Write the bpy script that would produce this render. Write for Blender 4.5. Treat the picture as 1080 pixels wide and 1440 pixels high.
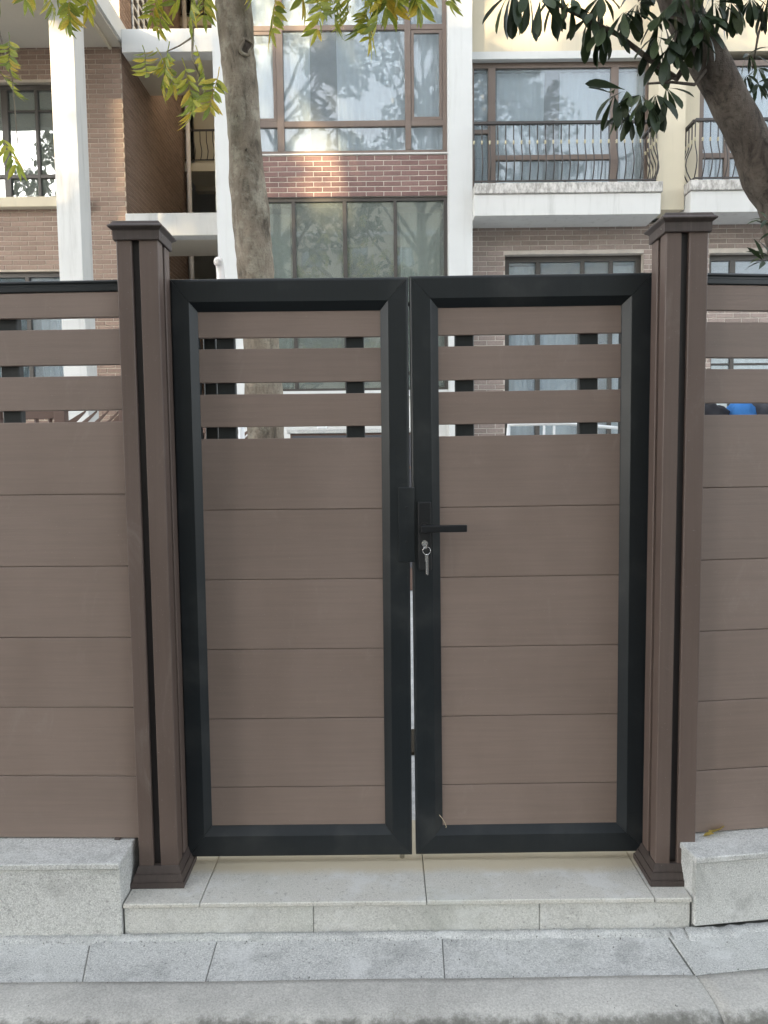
import bpy, bmesh, math, random
from mathutils import Vector, Matrix, noise

# ------------------------------------------------------------------ scene
for o in list(bpy.data.objects):
    bpy.data.objects.remove(o, do_unlink=True)
S = bpy.context.scene
COL = S.collection
R = math.radians
rnd = random.Random(7)

# ------------------------------------------------------------------ camera
pitch, roll = R(4.4), R(0.63)
fw = Vector((0, math.cos(pitch), -math.sin(pitch)))
rt = Vector((1, 0, 0)); up = rt.cross(fw)
cr = rt*math.cos(roll) - up*math.sin(roll)
cu = rt*math.sin(roll) + up*math.cos(roll)
cam_d = bpy.data.cameras.new('camera')
cam_d.sensor_fit = 'VERTICAL'; cam_d.sensor_height = 24.0; cam_d.lens = 17.5
cam_d.clip_start = 0.05; cam_d.clip_end = 2000
cam = bpy.data.objects.new('camera', cam_d); COL.objects.link(cam)
CAM = Vector((0, -2.47, 1.37))
m3 = Matrix((cr, cu, -fw)).transposed()
cam.matrix_world = Matrix.Translation(CAM) @ m3.to_4x4()
S.camera = cam

# ------------------------------------------------------------------ sky, sun, exposure
SUN_AZ, SUN_EL = R(30), R(14)       # from behind the camera, from the left
world = bpy.data.worlds.new('World'); S.world = world
world.use_nodes = True
wt = world.node_tree; wt.nodes.clear()
wo = wt.nodes.new('ShaderNodeOutputWorld'); wb = wt.nodes.new('ShaderNodeBackground')
sky = wt.nodes.new('ShaderNodeTexSky'); sky.sky_type = 'NISHITA'; sky.sun_disc = False
sky.sun_elevation = SUN_EL; sky.sun_rotation = math.pi + SUN_AZ
sky.air_density = 1.0; sky.dust_density = 1.2; sky.ozone_density = 1.0
hs = wt.nodes.new('ShaderNodeHueSaturation'); hs.inputs['Saturation'].default_value = 0.34
wt.links.new(sky.outputs[0], hs.inputs['Color'])
wt.links.new(hs.outputs[0], wb.inputs[0]); wb.inputs[1].default_value = 0.15
wt.links.new(wb.outputs[0], wo.inputs[0])
sd = bpy.data.lights.new('sun', 'SUN'); sd.energy = 2.0; sd.angle = R(0.53); sd.color = (1.0, 0.76, 0.46)
sun = bpy.data.objects.new('sun', sd); COL.objects.link(sun)
sdir = Vector((math.sin(SUN_AZ)*math.cos(SUN_EL), math.cos(SUN_AZ)*math.cos(SUN_EL), -math.sin(SUN_EL)))
sun.rotation_euler = sdir.to_track_quat('-Z', 'Y').to_euler(); sun.location = (-12, -20, 16)
S.view_settings.view_transform = 'Standard'; S.view_settings.look = 'None'
S.view_settings.gamma = 1.0; S.view_settings.use_curve_mapping = False
S.view_settings.exposure = 2.62

# ------------------------------------------------------------------ materials
def newmat(name):
    m = bpy.data.materials.new(name); m.use_nodes = True
    nt = m.node_tree; b = nt.nodes['Principled BSDF']
    return m, nt, b
def N(nt, t, **k):
    n = nt.nodes.new(t)
    for a, v in k.items(): setattr(n, a, v)
    return n
def coords(nt, scale=(1, 1, 1), rand=True):
    tc = N(nt, 'ShaderNodeTexCoord'); mp = N(nt, 'ShaderNodeMapping')
    nt.links.new(tc.outputs['Object'], mp.inputs['Vector']); mp.inputs['Scale'].default_value = scale
    if rand:
        oi = N(nt, 'ShaderNodeObjectInfo'); ml = N(nt, 'ShaderNodeMath', operation='MULTIPLY')
        ml.inputs[1].default_value = 37.0; nt.links.new(oi.outputs['Random'], ml.inputs[0])
        nt.links.new(ml.outputs[0], mp.inputs['Location'])
    return mp.outputs[0]
def noise_n(nt, vec, scale, detail=5, rough=0.55, dist=0.0):
    n = N(nt, 'ShaderNodeTexNoise'); n.inputs['Scale'].default_value = scale
    n.inputs['Detail'].default_value = detail; n.inputs['Roughness'].default_value = rough
    n.inputs['Distortion'].default_value = dist
    nt.links.new(vec, n.inputs['Vector']); return n.outputs['Fac']
def ramp(nt, fac, stops):
    r = N(nt, 'ShaderNodeValToRGB'); e = r.color_ramp.elements
    while len(e) < len(stops): e.new(0.5)
    for i, (p, c) in enumerate(stops):
        e[i].position = p; e[i].color = (*c, 1) if len(c) == 3 else c
    nt.links.new(fac, r.inputs[0]); return r.outputs[0]
def mixc(nt, fac, a, b, mode='MIX'):
    n = N(nt, 'ShaderNodeMix', data_type='RGBA', blend_type=mode)
    for idx, v in ((0, fac), (6, a), (7, b)):
        if isinstance(v, (int, float)): n.inputs[idx].default_value = v
        elif isinstance(v, tuple): n.inputs[idx].default_value = (*v, 1) if len(v) == 3 else v
        else: nt.links.new(v, n.inputs[idx])
    return n.outputs[2]
def bump(nt, b, h, strength, dist=0.01):
    n = N(nt, 'ShaderNodeBump'); n.inputs['Strength'].default_value = strength; n.inputs['Distance'].default_value = dist
    nt.links.new(h, n.inputs['Height']); nt.links.new(n.outputs[0], b.inputs['Normal'])
def sep(nt, vec, axis):
    s = N(nt, 'ShaderNodeSeparateXYZ'); nt.links.new(vec, s.inputs[0]); return s.outputs[axis]
def mrange(nt, v, a, b_, c=0.0, d=1.0):
    n = N(nt, 'ShaderNodeMapRange'); n.interpolation_type = 'SMOOTHSTEP'
    for i, x in enumerate((a, b_, c, d)): n.inputs[i+1].default_value = x
    nt.links.new(v, n.inputs[0]); return n.outputs[0]
def mth(nt, op, a, b_):
    n = N(nt, 'ShaderNodeMath', operation=op)
    for i, v in enumerate((a, b_)):
        if isinstance(v, (int, float)): n.inputs[i].default_value = v
        else: nt.links.new(v, n.inputs[i])
    return n.outputs[0]

def mat_wood(name, base, vertical=False, amp=0.10):
    m, nt, b = newmat(name)
    sc = (38, 38, 1.0) if vertical else (1.6, 38, 48)
    v = coords(nt, sc); g = noise_n(nt, v, 2.2, 7, 0.62, 0.25)
    v2 = coords(nt, (2.2, 2.2, 1.3)); bl = noise_n(nt, v2, 1.7, 3)
    v3 = coords(nt, (12, 120, 160) if not vertical else (150, 150, 7)); fine = noise_n(nt, v3, 2.0, 4)
    lo = tuple(c*(1-amp*0.55) for c in base); hi = tuple(min(1, c*(1+amp*0.5)) for c in base)
    c = ramp(nt, g, [(0.32, lo), (0.5, base), (0.7, hi)])
    oi = N(nt, 'ShaderNodeObjectInfo')
    tint = ramp(nt, oi.outputs['Random'], [(0, (0.965, 0.97, 0.975)), (1, (1.03, 1.025, 1.02))])
    c = mixc(nt, 1.0, c, tint, 'MULTIPLY')
    blr = ramp(nt, bl, [(0.3, (0.92, 0.915, 0.91)), (0.65, (1.05, 1.05, 1.055))])
    c = mixc(nt, 1.0, c, blr, 'MULTIPLY')
    sm = mth(nt, 'MULTIPLY', mrange(nt, noise_n(nt, coords(nt, (1, 1, 0.45)), 6.5, 7, 0.72, 1.2), 0.55, 0.78), 0.16)
    c = mixc(nt, sm, c, (0.42, 0.38, 0.34))
    spk = ramp(nt, noise_n(nt, coords(nt), 260, 1), [(0.76, (0, 0, 0)), (0.80, (1, 1, 1))])
    c = mixc(nt, mth(nt, 'MULTIPLY', spk, 0.35), c, (0.5, 0.48, 0.45))
    nt.links.new(c, b.inputs['Base Color'])
    nt.links.new(mrange(nt, bl, 0.2, 0.8, 0.45, 0.62), b.inputs['Roughness'])
    b.inputs['Specular IOR Level'].default_value = 0.42
    h = mth(nt, 'ADD', mth(nt, 'MULTIPLY', g, 0.6), mth(nt, 'MULTIPLY', fine, 0.5))
    bump(nt, b, h, 0.30, 0.0018); return m

def mat_metal_paint(name, base, rough=0.38, vert=True):
    m, nt, b = newmat(name)
    v = coords(nt, (60, 60, 2.0)); g = noise_n(nt, v, 2, 4)
    bl = noise_n(nt, coords(nt), 5, 4)
    c = mixc(nt, g, tuple(x*0.85 for x in base), tuple(x*1.2 for x in base))
    dust_haze = mrange(nt, noise_n(nt, coords(nt), 340, 2), 0.74, 0.80, 0, 0.35)
    c = mixc(nt, dust_haze, c, (0.35, 0.34, 0.32))
    dirt = mth(nt, 'MULTIPLY', mrange(nt, bl, 0.5, 0.8, 0, 1), 0.09)
    c = mixc(nt, dirt, c, (0.25, 0.24, 0.22))
    nt.links.new(c, b.inputs['Base Color'])
    nt.links.new(mrange(nt, bl, 0.25, 0.75, rough-0.02, rough+0.05), b.inputs['Roughness'])
    b.inputs['Specular IOR Level'].default_value = 0.40; b.inputs['Coat Weight'].default_value = 0.05; b.inputs['Coat Roughness'].default_value = 0.25
    bump(nt, b, g, 0.12, 0.0015); return m

def mat_granite(name, lo, hi, speck=230, stain=None, grime=0.45, tan=False, rough=0.75):
    m, nt, b = newmat(name)
    v = coords(nt); v0 = coords(nt, rand=False)
    s = noise_n(nt, v, speck, 3, 0.75); s2 = noise_n(nt, v, speck*0.45, 2, 0.6)
    c = ramp(nt, s, [(0.3, lo), (0.5, tuple((x+y)/2 for x, y in zip(lo, hi))), (0.68, hi)])
    dk = mrange(nt, s2, 0.60, 0.70, 0, 0.45); c = mixc(nt, dk, c, tuple(x*0.45 for x in lo))
    bl = noise_n(nt, v, 4.5, 9, 0.72, 0.6)
    gr = mth(nt, 'MULTIPLY', mrange(nt, bl, 0.46, 0.70, 0, 1), grime); c = mixc(nt, gr, c, tuple(x*0.5 for x in lo))
    lt = mth(nt, 'MULTIPLY', mrange(nt, noise_n(nt, v, 7.5, 5, 0.7), 0.50, 0.66), 0.5); c = mixc(nt, lt, c, (0.70, 0.70, 0.68))
    gn = mth(nt, 'MULTIPLY', mrange(nt, noise_n(nt, v, 1.9, 4), 0.5, 0.7), 0.22); c = mixc(nt, gn, c, (0.40, 0.43, 0.36))
    if tan:   # tan tint towards the gate side, its edge broken up by noise
        y = sep(nt, v0, 1); yy = mth(nt, 'ADD', y, mth(nt, 'MULTIPLY', mth(nt, 'SUBTRACT', noise_n(nt, v0, 9, 5), 0.5), 0.07))
        f = mth(nt, 'MULTIPLY', mrange(nt, yy, tan-0.035, tan+0.03), 0.9)
        c = mixc(nt, f, c, (0.56, 0.48, 0.34))
    nt.links.new(c, b.inputs['Base Color']); b.inputs['Roughness'].default_value = rough
    b.inputs['Specular IOR Level'].default_value = 0.3
    bump(nt, b, mth(nt, 'ADD', s, mth(nt, 'MULTIPLY', bl, 1.5)), 0.5, 0.0022); return m

def mat_concrete(name, base, dirty_edge=None):
    m, nt, b = newmat(name)
    v = coords(nt); bl = noise_n(nt, v, 2.4, 8, 0.65, 0.6); f = noise_n(nt, v, 180, 4, 0.7); md = noise_n(nt, v, 28, 5, 0.7)
    c = ramp(nt, bl, [(0.25, tuple(x*0.72 for x in base)), (0.5, base), (0.75, tuple(x*1.18 for x in base))])
    c = mixc(nt, 1.0, c, ramp(nt, f, [(0.3, (0.72, 0.72, 0.71)), (0.7, (1.2, 1.2, 1.2))]), 'MULTIPLY')
    c = mixc(nt, mth(nt, 'MULTIPLY', mrange(nt, md, 0.58, 0.72), 0.3), c, tuple(x*0.4 for x in base))
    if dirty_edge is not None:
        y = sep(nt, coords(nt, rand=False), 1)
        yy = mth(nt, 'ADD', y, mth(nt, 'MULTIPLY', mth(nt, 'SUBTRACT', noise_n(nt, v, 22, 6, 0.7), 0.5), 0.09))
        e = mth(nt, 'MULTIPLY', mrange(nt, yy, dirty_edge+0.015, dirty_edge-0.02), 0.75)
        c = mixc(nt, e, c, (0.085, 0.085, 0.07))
    nt.links.new(c, b.inputs['Base Color']); b.inputs['Roughness'].default_value = 0.9
    b.inputs['Specular IOR Level'].default_value = 0.2
    bump(nt, b, mth(nt, 'ADD', f, mth(nt, 'MULTIPLY', md, 2.0)), 0.6, 0.003); return m

def mat_plaster(name, base, streak=0.25, stain=(0.30, 0.29, 0.25), big=0.0):
    m, nt, b = newmat(name)
    v = coords(nt, (5, 5, 0.5), rand=False); st = noise_n(nt, v, 2.0, 6, 0.65)
    bl = noise_n(nt, coords(nt, rand=False), 0.9, 6, 0.6)
    fi = noise_n(nt, coords(nt, rand=False), 60, 4)
    c = ramp(nt, bl, [(0.3, tuple(x*0.9 for x in base)), (0.7, base)])
    f = mth(nt, 'MULTIPLY', mrange(nt, st, 0.5, 0.8), streak); c = mixc(nt, f, c, stain)
    if big:
        f = mth(nt, 'MULTIPLY', mrange(nt, noise_n(nt, coords(nt, (9, 9, 4), rand=False), 2.2, 8, 0.75), 0.38, 0.62), big)
        c = mixc(nt, f, c, stain)
    nt.links.new(c, b.inputs['Base Color']); b.inputs['Roughness'].default_value = 0.85
    b.inputs['Specular IOR Level'].default_value = 0.25
    bump(nt, b, fi, 0.25, 0.004); return m

def mat_brick(name, c0, c1):
    m, nt, b = newmat(name)
    oi = N(nt, 'ShaderNodeObjectInfo'); ge = N(nt, 'ShaderNodeNewGeometry')
    r = mth(nt, 'FRACT', mth(nt, 'ADD', oi.outputs['Random'], mth(nt, 'MULTIPLY', ge.outputs['Random Per Island'], 7.3)), 0)
    c = mixc(nt, r, c0, c1)
    n = noise_n(nt, coords(nt), 40, 5, 0.7)
    c = mixc(nt, 1.0, c, ramp(nt, n, [(0.3, (0.82, 0.82, 0.82)), (0.7, (1.15, 1.14, 1.13))]), 'MULTIPLY')
    nt.links.new(c, b.inputs['Base Color']); b.inputs['Roughness'].default_value = 0.72
    bump(nt, b, n, 0.4, 0.002); return m

def mat_plain(name, base, rough=0.5, metal=0.0, var=0.12, sc=12):
    m, nt, b = newmat(name)
    n = noise_n(nt, coords(nt), sc, 5)
    c = mixc(nt, n, tuple(x*(1-var) for x in base), tuple(min(1, x*(1+var)) for x in base))
    nt.links.new(c, b.inputs['Base Color']); b.inputs['Roughness'].default_value = rough
    b.inputs['Metallic'].default_value = metal
    return m

def mat_glass(name, refl=0.35, tint=(0.86, 0.93, 0.90), dust_haze=(0.06, (0.6, 0.66, 0.68))):
    m, nt, b = newmat(name); nt.nodes.remove(b)
    out = nt.nodes['Material Output']
    g = N(nt, 'ShaderNodeBsdfGlossy'); g.inputs['Roughness'].default_value = 0.012
    g.inputs['Color'].default_value = (0.95, 0.97, 1.0, 1)
    t = N(nt, 'ShaderNodeBsdfTransparent'); t.inputs['Color'].default_value = (*tint, 1)
    fr = N(nt, 'ShaderNodeFresnel'); fr.inputs['IOR'].default_value = 1.5
    f = mth(nt, 'ADD', fr.outputs[0], refl)
    mx = N(nt, 'ShaderNodeMixShader'); nt.links.new(f, mx.inputs[0])
    nt.links.new(t.outputs[0], mx.inputs[1]); nt.links.new(g.outputs[0], mx.inputs[2])
    bp = N(nt, 'ShaderNodeBump'); bp.inputs['Strength'].default_value = 0.025; bp.inputs['Distance'].default_value = 0.02
    nt.links.new(noise_n(nt, coords(nt), 2.5, 2), bp.inputs['Height']); nt.links.new(bp.outputs[0], g.inputs['Normal'])
    df = N(nt, 'ShaderNodeBsdfDiffuse'); df.inputs['Color'].default_value = (*dust_haze[1], 1)  # dust film whose pale colour also paints in a reflected-sky haze
    m2 = N(nt, 'ShaderNodeMixShader'); m2.inputs[0].default_value = dust_haze[0]
    nt.links.new(mx.outputs[0], m2.inputs[1]); nt.links.new(df.outputs[0], m2.inputs[2])
    nt.links.new(m2.outputs[0], out.inputs[0]); return m

def mat_leaf(name, stops, rough=0.45, trans=0.4, spec=0.4):
    m, nt, b = newmat(name)
    oi = N(nt, 'ShaderNodeObjectInfo'); ge = N(nt, 'ShaderNodeNewGeometry')
    r = mth(nt, 'FRACT', mth(nt, 'ADD', oi.outputs['Random'], mth(nt, 'MULTIPLY', ge.outputs['Random Per Island'], 5.7)), 0)
    c = ramp(nt, r, stops)
    n = noise_n(nt, coords(nt), 30, 4); c = mixc(nt, 1.0, c, ramp(nt, n, [(0.3, (0.75, 0.75, 0.75)), (0.7, (1.15, 1.15, 1.1))]), 'MULTIPLY')
    nt.links.new(c, b.inputs['Base Color']); b.inputs['Roughness'].default_value = rough
    b.inputs['Specular IOR Level'].default_value = spec
    tr = N(nt, 'ShaderNodeBsdfTranslucent'); nt.links.new(c, tr.inputs[0])
    mx = N(nt, 'ShaderNodeMixShader'); mx.inputs[0].default_value = trans
    nt.links.new(b.outputs[0], mx.inputs[1]); nt.links.new(tr.outputs[0], mx.inputs[2])
    nt.links.new(mx.outputs[0], nt.nodes['Material Output'].inputs[0]); return m

def mat_bark(name, base, lichen, amt=0.5):
    m, nt, b = newmat(name)
    v = coords(nt, (7, 7, 2.2), rand=False); a = noise_n(nt, v, 2.0, 7, 0.7, 0.8)
    v2 = coords(nt, (1, 1, 1), rand=False); l = noise_n(nt, v2, 9, 6, 0.7); sp = noise_n(nt, v2, 75, 4, 0.7)
    rg = noise_n(nt, coords(nt, (3, 3, 40), rand=False), 1.4, 4, 0.6, 0.6)
    c = ramp(nt, a, [(0.32, tuple(x*0.35 for x in base)), (0.48, base), (0.68, tuple(x*1.5 for x in base))])
    c = mixc(nt, mth(nt, 'MULTIPLY', mrange(nt, l, 0.45, 0.68), amt), c, lichen)
    c = mixc(nt, mth(nt, 'MULTIPLY', mrange(nt, sp, 0.56, 0.68), 0.5), c, tuple(x*0.35 for x in base))
    nt.links.new(c, b.inputs['Base Color']); b.inputs['Roughness'].default_value = 0.92
    b.inputs['Specular IOR Level'].default_value = 0.15
    h = mth(nt, 'ADD', mth(nt, 'ADD', a, mth(nt, 'MULTIPLY', sp, 0.5)), mth(nt, 'MULTIPLY', rg, 0.4))
    bump(nt, b, h, 0.8, 0.012); return m

def mat_cloth(name, base, trans=0.15):
    m, nt, b = newmat(name)
    w = noise_n(nt, coords(nt, (40, 40, 0.6)), 2, 3)
    c = mixc(nt, w, tuple(x*0.88 for x in base), base)
    nt.links.new(c, b.inputs['Base Color']); b.inputs['Roughness'].default_value = 0.9
    tr = N(nt, 'ShaderNodeBsdfTranslucent'); nt.links.new(c, tr.inputs[0])
    mx = N(nt, 'ShaderNodeMixShader'); mx.inputs[0].default_value = trans
    nt.links.new(b.outputs[0], mx.inputs[1]); nt.links.new(tr.outputs[0], mx.inputs[2])
    nt.links.new(mx.outputs[0], nt.nodes['Material Output'].inputs[0]); return m

M = {}
M['board'] = mat_wood('composite_board', (0.228, 0.173, 0.144))
M['post'] = mat_wood('composite_post', (0.128, 0.092, 0.076), True)
M['trimbrown'] = mat_wood('composite_trim', (0.070, 0.054, 0.048), True, 0.25)
M['charcoal'] = mat_metal_paint('charcoal_powder_coat', (0.012, 0.0155, 0.018), 0.38)
M['blackmetal'] = mat_metal_paint('black_lock_paint', (0.012, 0.013, 0.015), 0.33)
M['core'] = mat_plain('dark_post_core', (0.014, 0.010, 0.010), 0.5)
M['chrome'] = mat_plain('chrome', (0.88, 0.88, 0.87), 0.19, 1.0, 0.05)
M['granite'] = mat_granite('granite_pale', (0.34, 0.34, 0.325), (0.78, 0.78, 0.75))
M['granite_step'] = mat_granite('granite_step', (0.46, 0.445, 0.40), (0.72, 0.70, 0.64), tan=-0.05, grime=0.15)
M['granite_riser'] = mat_granite('granite_riser', (0.43, 0.425, 0.40), (0.73, 0.725, 0.685), grime=0.35)
M['granite_pave'] = mat_granite('granite_pave', (0.30, 0.305, 0.30), (0.74, 0.735, 0.70), grime=0.42, rough=0.85)
M['mortar_dark'] = mat_concrete('joint_mortar', (0.21, 0.21, 0.195))
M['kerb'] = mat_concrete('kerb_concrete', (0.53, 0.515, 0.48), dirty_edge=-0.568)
M['asphalt'] = mat_concrete('asphalt', (0.06, 0.06, 0.06))
M['yard'] = mat_granite('yard_paving', (0.40, 0.40, 0.39), (0.62, 0.62, 0.60), speck=150)
M['soil'] = mat_concrete('soil', (0.06, 0.05, 0.035))
M['white'] = mat_plaster('white_paint', (0.62, 0.63, 0.62), 0.16)
M['white_st'] = mat_plaster('white_paint_stained', (0.62, 0.62, 0.60), 0.7, (0.38, 0.38, 0.36))
M['ledge'] = mat_plaster('stained_ledge', (0.62, 0.60, 0.57), 0.5, (0.20, 0.19, 0.17), big=0.75)
M['cream'] = mat_plaster('cream_paint', (0.62, 0.56, 0.43), 0.18)
M['soffit'] = mat_plaster('soffit_paint', (0.58, 0.54, 0.46), 0.08)
M['mortar'] = mat_concrete('pale_mortar', (0.55, 0.50, 0.45))
M['mortar_l'] = mat_concrete('tan_mortar', (0.46, 0.40, 0.33))
M['brick_red'] = mat_brick('brick_red_brown', (0.15, 0.085, 0.076), (0.21, 0.125, 0.11))
M['brick_tan'] = mat_brick('brick_tan_brown', (0.212, 0.146, 0.114), (0.278, 0.196, 0.154))
M['brick_grey'] = mat_brick('brick_grey_brown', (0.235, 0.188, 0.165), (0.315, 0.253, 0.226))
M['frame'] = mat_metal_paint('brown_window_frame', (0.15, 0.115, 0.095), 0.45)
M['frame_dk'] = mat_metal_paint('dark_window_frame', (0.055, 0.05, 0.045), 0.4)
M['iron'] = mat_metal_paint('wrought_iron', (0.05, 0.045, 0.042), 0.5)
M['gold'] = mat_plain('dull_gold_collar', (0.42, 0.38, 0.26), 0.45, 0.3)
M['glass'] = mat_glass('window_glass', 0.008, (0.93, 0.97, 0.99), (0.20, (0.60, 0.68, 0.74)))
M['glass_dk'] = mat_glass('green_window_glass', 0.07, (0.82, 0.88, 0.85), (0.20, (0.50, 0.55, 0.52)))
M['curtain'] = mat_cloth('sheer_curtain', (0.86, 0.89, 0.90))
M['room'] = mat_plain('room_interior', (0.45, 0.45, 0.42), 0.9)
M['pvc'] = mat_plain('white_pvc', (0.76, 0.72, 0.69), 0.45)
M['bark_l'] = mat_bark('pale_bark', (0.215, 0.18, 0.14), (0.42, 0.39, 0.31), 0.65)
M['bark_d'] = mat_bark('dark_bark', (0.092, 0.076, 0.063), (0.19, 0.17, 0.14), 0.45)
M['leaf_y'] = mat_leaf('yellow_green_leaf', [(0, (0.15, 0.20, 0.03)), (0.45, (0.32, 0.36, 0.05)), (0.8, (0.46, 0.44, 0.06)), (1, (0.60, 0.42, 0.06))], 0.4, 0.42)
M['leaf_d'] = mat_leaf('dark_glossy_leaf', [(0, (0.018, 0.030, 0.014)), (0.6, (0.030, 0.050, 0.020)), (1, (0.055, 0.078, 0.028))], 0.42, 0.12, 0.35)
M['leaf_far'] = mat_leaf('street_tree_leaf', [(0, (0.035, 0.055, 0.018)), (0.6, (0.06, 0.085, 0.03)), (1, (0.10, 0.11, 0.04))], 0.5, 0.3)
M['leaf_dead'] = mat_leaf('fallen_leaf', [(0, (0.45, 0.33, 0.08)), (1, (0.52, 0.40, 0.12))], 0.6, 0.2)
M['blue'] = mat_cloth('blue_cloth', (0.06, 0.24, 0.62), 0.1)
M['black_cloth'] = mat_cloth('black_cloth', (0.025, 0.025, 0.03), 0.05)
M['grey_cloth'] = mat_cloth('grey_cloth', (0.10, 0.10, 0.11), 0.05)
M['screen'] = mat_wood('brown_screen', (0.16, 0.105, 0.085))
M['whitemetal'] = mat_plain('white_metal', (0.78, 0.79, 0.79), 0.35)
M['straw'] = mat_plain('dry_straw', (0.50, 0.42, 0.28), 0.7)

# ------------------------------------------------------------------ mesh helpers
class MB:
    def __init__(s): s.v = []; s.f = []
    def add(s, vs, fs):
        k = len(s.v); s.v += [tuple(v) for v in vs]; s.f += [tuple(i+k for i in f) for f in fs]; return s
    def box(s, x0, x1, y0, y1, z0, z1):
        return s.add([(x0,y0,z0),(x1,y0,z0),(x1,y1,z0),(x0,y1,z0),(x0,y0,z1),(x1,y0,z1),(x1,y1,z1),(x0,y1,z1)],
                     [(0,3,2,1),(4,5,6,7),(0,1,5,4),(1,2,6,5),(2,3,7,6),(3,0,4,7)])
    def cbox(s, x0, x1, y0, y1, z0, z1, c=0.002, seg=1):
        bm = bmesh.new(); bmesh.ops.create_cube(bm, size=1)
        for v in bm.verts:
            v.co = ((x0+x1)/2+v.co.x*(x1-x0), (y0+y1)/2+v.co.y*(y1-y0), (z0+z1)/2+v.co.z*(z1-z0))
        bmesh.ops.bevel(bm, geom=bm.edges[:], offset=c, segments=seg, affect='EDGES', profile=0.5)
        bm.verts.index_update()
        s.add([v.co[:] for v in bm.verts], [[v.index for v in f.verts] for f in bm.faces]); bm.free(); return s
    def tube(s, pts, rad, n=8, wob=0.0, seed=0, cap=True):
        pts = [Vector(p) for p in pts]
        if not hasattr(rad, '__len__'): rad = [rad]*len(pts)
        k = len(s.v); prev = None
        for i, p in enumerate(pts):
            t = (pts[min(i+1, len(pts)-1)]-pts[max(i-1, 0)]).normalized()
            a = prev if prev is not None else (Vector((1,0,0)) if abs(t.x) < 0.9 else Vector((0,1,0)))
            u = (a - t*a.dot(t)).normalized(); w = t.cross(u); prev = u
            for j in range(n):
                th = 2*math.pi*j/n
                d = u*math.cos(th)+w*math.sin(th)
                r = rad[i]
                if wob: r *= 1+wob*noise.noise((p+d*rad[i])*5+Vector((seed*9.1, 0, 0)))+wob*0.5*noise.noise((p+d*rad[i])*16+Vector((seed*3.3, 5, 0)))
                s.v.append(tuple(p+d*r))
        for i in range(len(pts)-1):
            for j in range(n):
                a = k+i*n+j; b = k+i*n+(j+1) % n
                s.f.append((a, b, b+n, a+n))
        if cap:
            s.f.append(tuple(k+j for j in reversed(range(n)))); e = k+(len(pts)-1)*n
            s.f.append(tuple(e+j for j in range(n)))
        return s
    def sqlathe(s, prof, cx, cy):
        k = len(s.v)
        for h, z in prof: s.v += [(cx-h,cy-h,z),(cx+h,cy-h,z),(cx+h,cy+h,z),(cx-h,cy+h,z)]
        for i in range(len(prof)-1):
            for j in range(4):
                a = k+i*4+j; b = k+i*4+(j+1) % 4; s.f.append((a, b, b+4, a+4))
        s.f.append((k+3,k+2,k+1,k)); e = k+(len(prof)-1)*4; s.f.append((e,e+1,e+2,e+3)); return s
    def mesh(s, name, mat, smooth=False):
        me = bpy.data.meshes.new(name); me.from_pydata(s.v, [], s.f); me.validate()
        if smooth: me.polygons.foreach_set('use_smooth', [True]*len(me.polygons))
        if mat: me.materials.append(M[mat])
        return me

WM = {}          # desired world matrix of every object
def put(o, parent=None, mat=None):
    mat = mat or Matrix.Identity(4); COL.objects.link(o); WM[o.name] = mat
    if parent is not None:
        o.parent = parent; o.matrix_basis = WM[parent.name].inverted() @ mat
    else: o.matrix_basis = mat
    return o
def tag(o, label=None, cat=None, group=None, kind=None):
    if label: o['label'] = label
    if cat: o['category'] = cat
    if group: o['group'] = group
    if kind: o['kind'] = kind
    return o
def thing(name, loc, label, cat, group=None):
    return tag(put(bpy.data.objects.new(name, None), None, Matrix.Translation(loc)), label, cat, group)
def part(name, mb, mat, parent=None, W=None, smooth=False):
    return put(bpy.data.objects.new(name, mb.mesh(name, mat, smooth)), parent, W)
def inst(name, me, parent, W): return put(bpy.data.objects.new(name, me), parent, W)
def box_part(name, b, mat, parent, c=0.0, W=None):
    mb = MB(); mb.cbox(*b, c) if c else mb.box(*b); return part(name, mb, mat, parent, W)

# ------------------------------------------------------------------ setting: ground, road, pavement, kerb
PZ = -0.138
def rotZ(deg, cx, cy): return Matrix.Translation((cx, cy, 0)) @ Matrix.Rotation(R(deg), 4, 'Z') @ Matrix.Translation((-cx, -cy, 0))
TURN = rotZ(7.0, 0.90, -0.22)     # the street line bends away past the post
def JX(y, turned): return 0.8738+0.0624*(y+0.22) if turned else 0.872-0.06*(y+0.22)
tag(part('ground', MB().box(-150, 150, -150, 150, -0.6, -0.32), 'asphalt'), kind='structure')
tag(part('road', MB().box(-60, 60, -7.5, -0.62, -0.319, -0.292), 'asphalt'), kind='structure')
tag(part('yard', MB().box(-14, 14, 0.32, 15.5, -0.318, -0.045), 'yard'), kind='structure')
tag(part('flower_bed', MB().box(-14, 14, 0.95, 1.25, -0.044, -0.03), 'soil'), kind='structure')

pv = tag(part('pavement', MB().box(-4.2, 0.96, -0.44, 0.30, -0.315, PZ-0.004), 'mortar_dark'), kind='structure')
def slab(pts, z0, z1, name, mat, parent, W=None, c=0.002):
    # flat stone with a small chamfer round its top edge; pts counter-clockwise
    cx = sum(p[0] for p in pts)/len(pts); cy = sum(p[1] for p in pts)/len(pts); n = len(pts)
    ins = [(p[0]+(cx-p[0])*min(1, c/max(1e-6, abs(cx-p[0]))), p[1]+(cy-p[1])*min(1, c/max(1e-6, abs(cy-p[1])))) for p in pts]
    mb = MB(); mb.add([(x,y,z0) for x,y in pts]+[(x,y,z1-c) for x,y in pts]+[(x,y,z1) for x,y in ins],
        [tuple(reversed(range(n)))]+[(i,(i+1)%n,n+(i+1)%n,n+i) for i in range(n)]+[(n+i,n+(i+1)%n,2*n+(i+1)%n,2*n+i) for i in range(n)]+[tuple(range(2*n,3*n))])
    return part(name, mb, mat, parent, W)
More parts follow.
